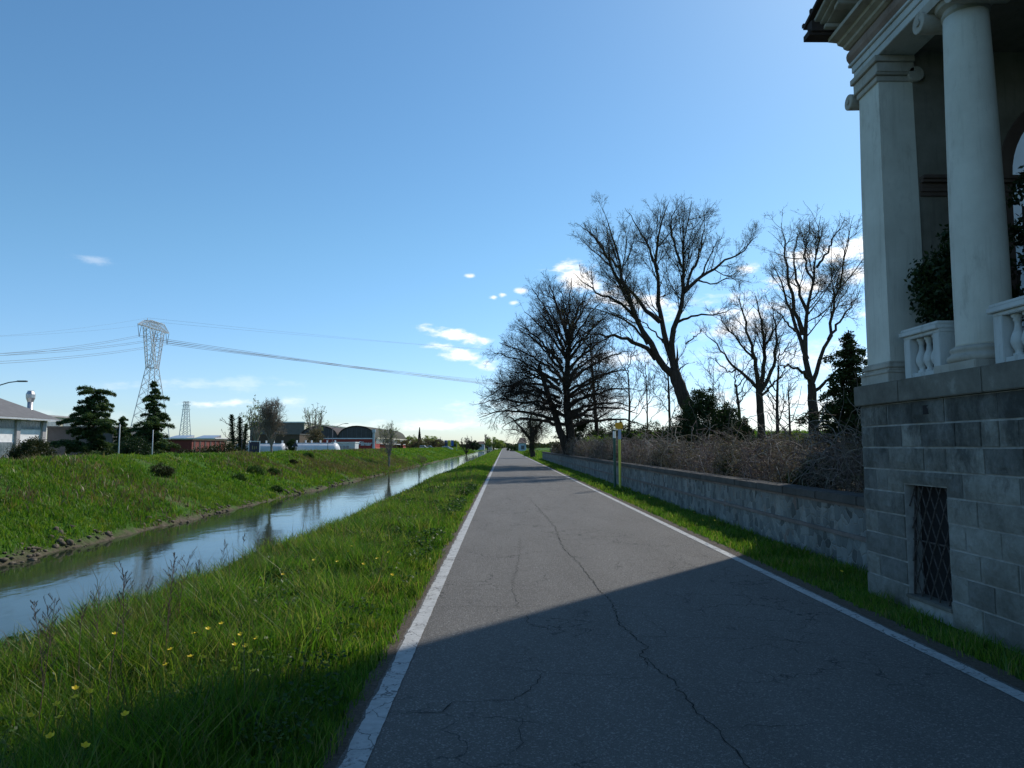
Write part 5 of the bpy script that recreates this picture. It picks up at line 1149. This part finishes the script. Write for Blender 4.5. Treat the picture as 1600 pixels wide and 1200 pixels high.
adopt(cb, MB().box(a0, a1, 118, 121, GZ, 2.15).build('wall', M['container'], bevel=.02)); adopt(cb, MB().box(a0-.1, a1+.1, 117.9, 121.1, 2.15, 2.28).build('roof', M['signwhite']))
for t in (.3, .48, .62):
    w = MB().box(a0+(a1-a0)*t, a0+(a1-a0)*t+.5, 117.96, 118, 1.0, 1.7).build('window', M['galv']); adopt(cb, w); MB().box(a0+(a1-a0)*t+.05, a0+(a1-a0)*t+.45, 117.94, 117.96, 1.05, 1.65).build('pane', M['glass'], w)
adopt(cb, MB().box(a1-.75, a1-.1, 117.95, 118, GZ, 1.5).build('door', M['galv']))
# notice board on the crest
bx = X_(400.5, 58); bz = gz(bx, 58)-.05
nb = empty('notice_board', (bx, 58, bz), 'dark notice board in a white frame on the embankment crest', 'board')
adopt(nb, MB().box(bx-.41, bx+.41, 58, 58.03, bz+.1, Z_(691, 58)).build('panel', M['signdark']))
fm = [(bx-.46, bx-.41, bz, Z_(690.2, 58)+.0), (bx+.41, bx+.46, bz, Z_(690.2, 58))]
for a in fm: adopt(nb, MB().box(a[0], a[1], 57.98, 58.05, a[2], a[3]).build('frame_post', M['signwhite']))
adopt(nb, MB().box(bx-.46, bx+.46, 57.98, 58.05, Z_(690.2, 58), Z_(689.2, 58)).build('frame_top', M['signwhite']))
for (u0, u1, v0, v1) in ((-.18, -.10, .45, .75), (.0, .06, .45, .7), (.14, .2, .5, .7)): adopt(nb, MB().box(bx+u0, bx+u1, 57.985, 57.997, bz+v0, bz+v1).build('poster', M['poster']))
sgn = empty('small_sign', (X_(464, 85), 85, GZ), 'small dark triangular sign in front of the gap between the tanks', 'sign'); sx_ = X_(464, 85)
adopt(sgn, MB().bar((sx_, 85, GZ), (sx_, 85, 1.9), .07).build('post', M['pole_dark'])); adopt(sgn, MB().prism([(sx_-.35, 1.55), (sx_+.35, 1.55), (sx_, 2.1)], 1, 84.93, 84.97).build('plate', M['signdark']))
# arched red hall
XR0, XR1, YR0, YR1, ZR = -42.7, -27.0, 150, 196, 3.7
rh = empty('arched_hall', (-35, 150, GZ), 'dark red factory hall with two curved roofs and white lettering', 'factory')
adopt(rh, MB().box(XR0, XR1, YR0, YR1, GZ, ZR-.5).build('wall', M['red_wall']))
adopt(rh, MB().box(XR1, XR1+.12, YR0+.1, YR1, GZ, 1.3).build('side_wall', M['red_wall_sunlit']));  # sunlit orange of the red wall put into this side's colour
adopt(rh, MB().box(XR0-.1, XR1-.02, YR0-.12, YR0, ZR-.62, ZR-.42).build('white_trim', M['signwhite']))
for i in range(2):
    xa = XR0+i*7.85; xb = xa+7.85; A_ = np.linspace(0, math.pi, 15)
    arc = [((xa+xb)/2-(xb-xa)/2*math.cos(a), ZR-.42+2.35*math.sin(a)**.9) for a in A_]
    m = MB(); k = len(arc); m.prism([(x, z) for x, z in arc], 1, YR0, YR0+.3); adopt(rh, m.build('gable', M['arch_grey']))
    m = MB(); arc2 = [((xa+xb)/2-((xb-xa)/2+.0)*math.cos(a), ZR-.30+2.5*math.sin(a)**.9) for a in A_]; ar_in = [(x, z-.12) for x, z in arc2]
    poly = arc2+ar_in[::-1]
    vs = [(x, YR0-.25, z) for x, z in poly]+[(x, YR1+.3, z) for x, z in poly]; kk = len(poly)
    fs = [(j, (j+1) % kk, kk+(j+1) % kk, kk+j) for j in range(kk)]+[(j, kk-1-j, kk-2-j, j+1) for j in range(k-1)]+[(kk+j, kk+j+1, 2*kk-2-j, 2*kk-1-j) for j in range(k-1)]
    m.add(vs, fs); adopt(rh, m.build('curved_roof', M['roof_moss'] if i else M['roof_brick']))
    for q in range(7):
        x = xa+1+q*.98; h_ = 2.2*math.sin(math.acos(max(-1, min(1, ((xa+xb)/2-x)/3.95))))**.9
        adopt(rh, MB().box(x-.04, x+.04, YR0-.06, YR0, ZR-.42, ZR-.5+h_).build('mullion', M['shed_dark']))
for q in range(2): adopt(rh, MB().obox((-36.6+q*.9, 155, 5.0-.1*q), (.5, 0, -.35), (0, 2.2, 0), (.05, 0, .08)).build('roof_light', M['signwhite']))
for q in range(9):
    y0 = YR0+.6+q*5.0; w = MB().box(XR1+.0, XR1+.1, y0, y0+4.5, 2.15, 3.2).build('window', M['cream']); adopt(rh, w)
    p_ = MB(); [p_.box(XR1+.09, XR1+.13, y0+.15+u*.72, y0+.72+u*.72, 2.25, 3.1) for u in range(6)]; p_.build('pane', M['glass'], w)
adopt(rh, MB().box(XR1, XR1+1.2, YR0+6, YR1-8, 1.95, 2.1).build('canopy', M['signwhite']))
adopt(rh, MB().add([(XR1+.1, 150.2, 3.25), (XR1+.5, 150.2, 3.25), (XR1+.5, 196, 3.25), (XR1+.1, 196, 3.25), (XR1+.1, 150.2, 3.4), (XR1+.5, 150.2, 3.4), (XR1+.5, 196, 3.4), (XR1+.1, 196, 3.4)], [(0, 1, 2, 3), (7, 6, 5, 4), (0, 4, 5, 1), (1, 5, 6, 2), (2, 6, 7, 3), (3, 7, 4, 0)]).build('gutter', M['cream']))
adopt(rh, MB().lathe((XR1-.25, YR0-.35, 0), [(.28, GZ), (.26, 4.4), (.42, 4.45), (.42, 5.1)], 12).build('flue_pipe', M['galv'], smooth=False))
for q in range(4):
    w = MB().box(XR1+.12, XR1+.16, YR0+5+q*9, YR0+8.5+q*9, .2, 1.25).build('window', M['arch_grey']); adopt(rh, w)
fc = bpy.data.curves.new('lettering', 'FONT'); fc.body = 'Filmar'; fc.size = 1.15; fc.extrude = .04; fc.space_character = 1.0; fc.shear = .2; fc.offset = .03
fo = bpy.data.objects.new('tmp', fc); C.objects.link(fo); bpy.context.view_layer.update()
me_ = bpy.data.meshes.new_from_object(fo.evaluated_get(bpy.context.evaluated_depsgraph_get())); bpy.data.objects.remove(fo)
lo_ = bpy.data.objects.new('lettering', me_); C.objects.link(lo_); me_.materials.clear(); me_.materials.append(M['signwhite']); lo_.rotation_euler = (math.pi/2, 0, 0)
lo_.parent = rh; lo_.location = (-30.6-(-35), -.06, 1.75-GZ)
# grey hall and dark low building
gh = empty('grey_hall', (-60, 214, GZ), 'tall grey hall with a pale lit long side behind the arched red hall', 'factory')
adopt(gh, MB().box(-76, -60, 214, 356, GZ, 8.6).build('wall', M['hall_shaded'])); adopt(gh, MB().box(-60, -59.8, 214.1, 356, GZ, 8.6).build('side_wall', M['cream'])); adopt(gh, MB().box(-76.3, -59.5, 213.7, 356.3, 8.6, 8.9).build('roof_edge', M['signwhite']))  # dark front, cream side: shade and sun put into the wall colours
bs = empty('brown_building', (-42, 132, GZ), 'low dark brown building behind the leafless trees and tanks', 'building')
adopt(bs, MB().box(X_(396, 132), X_(470, 132), 132, 144, GZ, Z_(679, 132)).build('wall', M['brown_shed'])); adopt(bs, MB().box(X_(395, 132), X_(471, 132), 131.7, 144.3, Z_(679, 132), Z_(678, 132)).build('roof', M['roof_grey']))
# trees beyond the canal
def rtree(px, Y, ytop, wpx, label, z0=None, bark='bark', leaf=None, leafn=0, leafs=.12, nl=9, spread=.55, r=None, up=.3, h0=.3, name='bare_tree', dens=(1.6, 2.4, 3, 3), minr=None, lv=3, group=None):
    x = X_(px, Y); z = gz(x, Y)-.05 if z0 is None else z0; H = Z_(ytop, Y)-z; w = wpx/2/1109*Y*1.15; r = r or H*.022
    sc = H/8
    tk, lm = fan((x, Y, z), H*h0, nl, H*(.98-h0)*.78, w/(H*(1-h0))*1.25, r, up)
    return bare_tree(name, (x, Y, z), tk, lm, label, bark=bark, dens=tuple(d/sc for d in dens), lens=(.42, .55, .6, .6), ang=.55, wobble=.12, trop=.07, lmax=(2.2*sc, 1.2*sc, .7*sc, .5), minr=minr or .006*Y/60,
                     leaf=leaf, leafn=leafn, leafs=leafs*Y/60, levels=lv, keep=ell((x, Y, z+H*.58), (w*1.1, w*1.2, H*.45)), group=group)
rtree(427, 60, 619, 44, 'brownish dense leafless tree beside the dark notice board', bark='bark_pale', leaf='leaf_tan', leafn=1, leafs=.05, nl=16, dens=(2.6, 3.8, 4.5, 4), h0=.16, lv=4)
rtree(403, 92, 614, 46, 'airy tree with pale young leaves behind the notice board', bark='bark_pale', leaf='leaf_young', leafn=5, leafs=.13, nl=12, h0=.35, up=.5, lv=3)
rtree(495, 118, 627, 44, 'tree with ivy covered stem rising behind the long white tank', bark='bark_pale', leaf='leaf_young', leafn=2, nl=12, h0=.35)
rtree(609, 88, 653, 34, 'small leafing tree on the canal slope before the arched hall', bark='bark_pale', leaf='leaf_young', leafn=5, leafs=.07, nl=12, h0=.25, z0=-1.0)
rtree(729, 232, 676, 30, 'bare tree on the far embankment beyond the flags', nl=10, h0=.2)
rtree(762, 420, 677, 13, 'tall narrow bare tree far along the canal', nl=8, h0=.15, dens=(2.4, 3, 3, 3))
rtree(688, 300, 681, 16, 'grey bare tree left of the flagpoles', nl=8, h0=.2)
for i, (px, yt, ln) in enumerate(((366, 648, -4), (377, 652, 0), (385, 663, 3))):
    Y = 96; x = X_(px, Y); zt = Z_(yt, Y); lab = ['tallest ivy covered stub trunk left of the notice board', 'middle ivy covered stub trunk left of the notice board', 'shortest ivy covered stub trunk beside the notice board'][i]
    b = Vector((x+ln*.06*-1, Y, GZ)); t = Vector((x+ln*.05, Y, zt))
    o = bare_tree('ivy_tree', b, [([b, b.lerp(t, .5)+Vector((.1, 0, 0)), t], .25, .08)], [([b.lerp(t, f), b.lerp(t, f)+Vector((s*.8, 0, .5)), b.lerp(t, f)+Vector((s*1.5, .2, 1.3))], .06, .015) for f, s in ((.45, -1), (.6, 1), (.75, -1), (.85, 1), (.3, 1))], lab, minr=.015, levels=3, lmax=(1.2, .8, .5, .3))
    tt = rng.random(3000)[:, None]; P = np.array(b)*(1-tt)+np.array(t)*tt+rng.normal(0, 1, (3000, 3))*np.array([.32, .3, .1])*(1.1-.7*tt); V, F = leafquads(P, .17); adopt(o, mesh_np('ivy', V, [F], M['leaf_dark']))
x, Y = X_(495, 118), 117.6; tt = rng.random(2500)[:, None]; 
leafy('ivy_bush', (X_(457, 100), 100, GZ), [((0, 0, 1.8), (.8, .8, 1.6)), ((.1, 0, .6), (.9, .9, 1))], 'leaf_dark', 'dark ivy mass between the two white tanks', n=6000, size=.2)
leafy('ivy_bush', (X_(493, 114), 114, GZ), [((0, 0, 2.4), (1.5, 1, 2.4)), ((.3, 0, 4), (1.0, .8, 1.2))], 'leaf_brown', 'brown green thicket behind the second tank before the red hall', n=5000, size=.2)
leafy('bush', (X_(640, 180), 180, GZ), [((i*1.9-3, 0, 1.8), (1.8, 1.5, 2.1)) for i in range(4)], 'leaf_brown', 'brown thicket right of the arched red hall', n=7000, size=.32)
leafy('bush', (X_(672, 250), 250, GZ), [((i*2-4, 0, 2.2), (2.2, 2, 2.4)) for i in range(5)], 'leaf_brown', 'second brown thicket left of the flagpoles', n=7000, size=.42)
for i, (px, Y, yt, w, lf, lab) in enumerate(((643, 240, 682, 3.0, 'leaf_young', 'pale green tree top above the brown thicket'), (672, 260, 682, 3.0, 'leaf_young', 'pale green tree right of the dark spire shaped cypress'), (708, 300, 689, 2.6, 'leaf_young', 'yellow green tree behind the flags'),
        (772, 400, 684, 5, 'leaf_young', 'light green round tree far along the canal'), (739, 300, 689, 3.5, 'cy', 'dark spreading pine right of the bare embankment tree'), (781, 480, 691, 4, 'leaf_young', 'small green tree where the road vanishes'))):
    zt = Z_(yt, Y); H = zt-GZ
    leafy('leafy_tree', (X_(px, Y), Y, GZ), [((0, 0, H*.6), (w, w, H*.42)), ((w*.4, 0, H*.5), (w*.6, w, H*.35))], lf if lf != 'cy' else 'leaf_dark', lab, cat='tree', n=3200, size=.5*Y/260)
cyp = empty('cypress', (X_(656, 235), 235, GZ), 'thin dark cypress like a spire above the far thickets', 'tree'); xq = X_(656, 235); Hq = Z_(668, 235)-GZ
tt = rng.random(4500); rr_ = .75*np.minimum(1, (1-tt)*1.6)*np.sqrt(rng.random(4500)); aa = rng.uniform(0, 6.28, 4500)
V, F = leafquads(np.stack([xq+rr_*np.cos(aa), 235+rr_*np.sin(aa), GZ+Hq*tt], -1), .35); adopt(cyp, mesh_np('foliage', V, [F], M['leaf_dark'])); adopt(cyp, MB().tube([(xq, 235, GZ), (xq, 235, GZ+Hq*.9)], [.15, .03], 6).build('trunk', M['bark']))
# shrubs on the embankment slope
for i, (px, py, s, lab) in enumerate(((397, 742, .5, 'darkest leafy shrub halfway down the slope below the notice board'), (426, 741, .35, 'small round shrub right of the darkest slope shrub'), (480, 716, .45, 'round shrub near the crest below the long tank'), (372, 750, .35, 'low shrub at the left of the slope shrubs'),
        (430, 769, .3, 'shrub low on the slope above the stones'), (457, 726, .3, 'faint shrub on the slope right of the brownish tree'), (250, 745, .5, 'wide low shrub on the slope below the pointed cedar'), (655, 722, 1.1, 'brown brush beside the small slope tree'))):
    d = ray(px, py); t = .02
    while HC+d[2]*t > gz(d[0]*t, d[1]*t) and t < .3: t += .0004
    leafy('slope_shrub', (d[0]*t, d[1]*t, gz(d[0]*t, d[1]*t)-.05), [((0, 0, s*.5), (s, s, s*.7)), ((s*.6, .2, s*.35), (s*.6, s*.6, s*.5))], 'leaf_mid' if i < 5 else ('shrub' if i < 7 else 'leaf_brown'), lab, n=4200, size=.07, cat='shrub')
# flags, cars, houses in the distance
for i, (px, mt, lab) in enumerate(((695, 'flag_blue', 'blue banner, leftmost of the distant flagpoles'), (700, 'flag_yellow', 'yellow banner, second of the distant flagpoles'), (705, 'flag_blue', 'blue banner, third of the distant flagpoles'), (714, 'flag_yellow', 'yellow banner, rightmost of the distant flagpoles'))):
    Y = 250; x = X_(px, Y); o = empty('flagpole', (x, Y, GZ), lab, 'flagpole'); zt = Z_(688 if i < 3 else 693, Y)
    adopt(o, MB().tube([(x, Y, GZ), (x, Y, zt+.1)], .06, 6).build('pole', M['galv'])); adopt(o, MB().box(x+.07, x+.9, Y-.02, Y+.02, zt-2.0, zt).build('flag', M[mt]))
def car(px, Y, mat, label, z=None):
    x = X_(px, Y); z = gz(x, Y) if z is None else z; o = empty('parked_car', (x, Y, z), label, 'car', 'cars parked beyond the embankment')
    m = MB(); m.prism([(-2.1, .35), (2.1, .35), (2.15, .75), (1.3, .95), (.7, 1.42), (-1.1, 1.45), (-1.8, .95), (-2.15, .8)], 1, -.8, .8)
    m.v = [(a+x, b+Y, c+z) for a, b, c in m.v]; adopt(o, m.build('body', M[mat], bevel=.06))
    m = MB(); m.prism([(-1.45, .98), (1.05, .98), (.62, 1.36), (-1.05, 1.38)], 1, -.815, .815); m.v = [(a+x, b+Y, c+z) for a, b, c in m.v]; adopt(o, m.build('windows', M['glass']))
    for dx in (-1.3, 1.3):
        for dy in (-.8, .62): adopt(o, MB().tube([(x+dx, Y+dy, z+.33), (x+dx, Y+dy+.18, z+.33)], .33, 14).build('wheel', M['rubber']))
car(660, 205, 'car_white', 'white car parked left, below the dark cypress', z=.35); car(669, 212, 'car_dark', 'dark car right of the white car below the dark cypress', z=.35); car(698, 240, 'car_white', 'white car parked below the flagpoles', z=.1)
def house(px0, px1, Y, zw, zr, wall, roof, label, z0=GZ, depth=9):
    x0, x1 = X_(px0, Y), X_(px1, Y); o = empty('house', ((x0+x1)/2, Y, z0), label, 'house')
    adopt(o, MB().box(x0, x1, Y, Y+depth, z0, zw).build('wall', M[wall]))
    adopt(o, MB().add([(x0-.4, Y-.4, zw), (x1+.4, Y-.4, zw), (x1+.4, Y+depth+.4, zw), (x0-.4, Y+depth+.4, zw), (x0+(x1-x0)*.15, Y+depth/2, zr), (x1-(x1-x0)*.15, Y+depth/2, zr)], [(0, 1, 5, 4), (1, 2, 5), (2, 3, 4, 5), (3, 0, 4), (3, 2, 1, 0)]).build('roof', M[roof]))
    k = max(1, int((x1-x0)/2.6))
    for i in range(k):
        xc = x0+(x1-x0)*(i+.5)/k; w = MB().box(xc-.5, xc+.5, Y-.05, Y, zw-1.9, zw-.7).build('window', M['shed_dark']); adopt(o, w)
house(747, 757, 420, 2.8, 4.4, 'house_pale', 'roof_brick', 'pale house with dark roof beside the pine far along the canal')
house(761, 769, 460, 2.8, 4.6, 'beige', 'roof_brick', 'beige house between the distant trees')
house(692, 711, 330, 2.9, 4.2, 'shed_dark', 'roof_grey', 'dark low house behind the flags')
house(681, 689, 300, 3.2, 4.6, 'beige', 'roof_brick', 'beige house left of the flags')
house(783, 789.5, 640, 3.4, 5.2, 'house_pale', 'roof_grey', 'white house at the vanishing point of the road')
house(811.5, 822, 215, 2.5, 4.2, 'house_blue', 'roof_brick', 'pale blue house with brown roof right of the road', z0=0, depth=12)
leafy('dark_hedge', (X_(803, 235), 235, 0), [((i*1.1-1.4, 0, .7), (1.0, 1.5, 1.0)) for i in range(4)], 'leaf_dark', 'dark hedge left of the pale blue house', n=3000, size=.3)
# far belt of woods
n_ = 60000; a = rng.uniform(-1.25, .9, n_); dd = rng.uniform(600, 900, n_); x = np.sin(a)*dd; y = np.cos(a)*dd; hb = 4.5+2.2*wob(a*40, a*13, 1.1, 3)+1.6*wob(a*100, a, 2.1, 1)
P = np.stack([x, y, GZ+np.maximum(.5, hb)*rng.random(n_)], -1); V, F = leafquads(P, 2.6); tag(mesh_np('far_wood', V, [F], M['shrub']), 'low dark wood along the horizon', 'wood', kind='stuff')
# ------------------------------------------------------------------ pylons and wires
def lattice(m, p0, p1, q0, q1, n, t):
    """zigzag between two legs p0-p1 and q0-q1"""
    for i in range(n):
        a, b = i/n, (i+1)/n
        m.bar(p0.lerp(p1, a), q0.lerp(q1, b), t); m.bar(q0.lerp(q1, a), p0.lerp(p1, b), t)
def pylon(cx, cy, H, yaw, label, scale=1.0, t=.16):
    o = empty('pylon', (cx, cy, GZ), label, 'pylon'); T = Matrix.Translation((cx, cy, GZ))@Matrix.Rotation(yaw, 4, 'Z')
    W_ = lambda x, y, z: T@Vector((x*scale, y*scale, z*H))
    m = MB(); hb, hw = 4.2, 1.15; zw = .64
    for sx in (-1, 1):
        for sy in (-1, 1): m.bar(W_(hb*sx, hb*sy, 0), W_(hw*sx, hw*sy, zw), t*1.5)
    for (s0, s1) in (((-1, -1), (1, -1)), ((1, -1), (1, 1)), ((1, 1), (-1, 1)), ((-1, 1), (-1, -1))):
        lattice(m, W_(hb*s0[0], hb*s0[1], 0), W_(hw*s0[0], hw*s0[1], zw), W_(hb*s1[0], hb*s1[1], 0), W_(hw*s1[0], hw*s1[1], zw), 9, t*.8); m.bar(W_(hw*s0[0], hw*s0[1], zw), W_(hw*s1[0], hw*s1[1], zw), t*1.6)
    adopt(o, m.build('lattice_body', M['galv']))
    m = MB(); za, zb = .93, .985; xo = 3.4
    for s in (-1, 1):
        for sy in (-1, 1):
            m.bar(W_(.1*s, hw*sy, zw), W_((xo-1.2)*s, .9*sy, za), t*1.4); m.bar(W_(hw*s, hw*sy, zw), W_((xo+1.3)*s*.82, .9*sy, za), t*1.4)
        lattice(m, W_(.1*s, hw, zw), W_((xo-1.2)*s, .9, za), W_(hw*s, hw, zw), W_((xo+1.3)*s*.82, .9, za), 8, t*.8); lattice(m, W_(.1*s, -hw, zw), W_((xo-1.2)*s, -.9, za), W_(hw*s, -hw, zw), W_((xo+1.3)*s*.82, -.9, za), 8, t*.8)
        lattice(m, W_(hw*s, -hw, zw), W_((xo+1.3)*s*.82, -.9, za), W_(hw*s, hw, zw), W_((xo+1.3)*s*.82, .9, za), 8, t*.8)
        m.bar(W_(xo*s, 0, zb), W_(xo*s*1.05, 0, 1.0), t)
    adopt(o, m.build('upper_frame', M['galv']))
    m = MB(); xa = 7.6
    for sy in (-1, 1):
        m.bar(W_(-xa, .25*sy, za+.005), W_(xa, .25*sy, za+.005), t*1.3); m.bar(W_(-xo, .9*sy, zb), W_(xo, .9*sy, zb), t*1.3)
        for s in (-1, 1): m.bar(W_(xo*s, .9*sy, zb), W_(xa*s, .2*sy, za+.005), t*1.3)
        lattice(m, W_(-xo, .9*sy, za), W_(xo, .9*sy, za), W_(-xo, .9*sy, zb), W_(xo, .9*sy, zb), 9, t*.8)
        for s in (-1, 1): lattice(m, W_(xo*s, .9*sy, za), W_(xa*s, .2*sy, za), W_(xo*s, .9*sy, zb), W_(xa*s, .2*sy, za+.01), 5, t*.7)
    lattice(m, W_(-xo, -.9, zb), W_(xo, -.9, zb), W_(-xo, .9, zb), W_(xo, .9, zb), 9, t*.7)
    adopt(o, m.build('cross_arm', M['galv']))
    pts = []
    for x in (-7.1, 0, 7.1):
        e = W_(x, 0, .845); pts.append(e); m = MB()
        for s in (-1, 1): m.bar(W_(x+1.4*s*(.8 if x == 0 else .6), 0, za), e, t*.9)
        adopt(o, m.build('insulator', M['pole_dark']))
    pts += [W_(-xo*1.05, 0, 1.0), W_(xo*1.05, 0, 1.0)]
    return pts
D1 = 190; c1x = X_(238, D1)
A_pts = pylon(c1x, D1, Z_(500, D1)-GZ, R(88), 'tall pale lattice pylon with wide cross arm behind the cedars', t=.10)
m = []
tip = (X_(293, 420), 420)
so_ = empty('pylon', (tip[0], tip[1], GZ), 'small distant lattice pylon above the white warehouse', 'pylon'); mm = MB(); Hs = Z_(625, 420)-GZ
for sx in (-1, 1):
    for sy in (-1, 1): mm.bar((tip[0]+2.9*sx, 420+2.9*sy, GZ), (tip[0]+.9*sx, 420+.9*sy, GZ+Hs*.97), .3)
for sy in (-1, 1): lattice(mm, Vector((tip[0]-2.9, 420+2.9*sy, GZ)), Vector((tip[0]-.9, 420+.9*sy, GZ+Hs*.97)), Vector((tip[0]+2.9, 420+2.9*sy, GZ)), Vector((tip[0]+.9, 420+.9*sy, GZ+Hs*.97)), 10, .17)
adopt(so_, mm.build('lattice_body', M['galv'])); mm = MB()
for f in (.80, .88, .95): mm.bar((tip[0]-2.6, 420, GZ+Hs*f), (tip[0]+2.6, 420, GZ+Hs*f), .2)
adopt(so_, mm.build('cross_arm', M['galv']))
def wire(a, b, sag, r, label):
    a = Vector(a); b = Vector(b); P = [a.lerp(b, t)-Vector((0, 0, 4*sag*t*(1-t))) for t in np.linspace(0, 1, 40)]
    o = MB().tube(P, r, 4).build('power_line', M['wire']); tag(o, label, 'cable', 'power lines on the tall pylon'); return o
names = ['lowest', 'middle', 'upper']
rb = [(at(1010, 622, 470)), (at(1010, 619, 478)), at(1010, 612, 486)]
lb_ = [at(-160, 563, 120), at(-160, 558, 126), at(-160, 574, 112)]
rt = [at(750, 608, 350)]
for i in range(3):
    e = A_pts[i]
    for dz in (0, .4):
        sd = ' strand' if dz == 0 else ' upper strand'
        wire(e+Vector((0, 0, dz)), (lb_[i][0], lb_[i][1], lb_[i][2]+dz), 1.2, .03, names[i]+' power line'+sd+' running left from the tall pylon')
        wire(e+Vector((0, 0, dz)), (rb[i][0], rb[i][1], rb[i][2]+dz*1.5), 2.5, .045, names[i]+' power line'+sd+' running right from the tall pylon')
for i, s in ((3, 0), (4, 1)):
    wire(A_pts[i], at(-160, 533-4*s, 120), 1, .012, ['farther','nearer'][s]+' thin earth wire running left from the pylon top'); wire(A_pts[i], at(1010, 560-4*s, 480), 2, .02, ['farther','nearer'][s]+' thin earth wire running right from the pylon top')
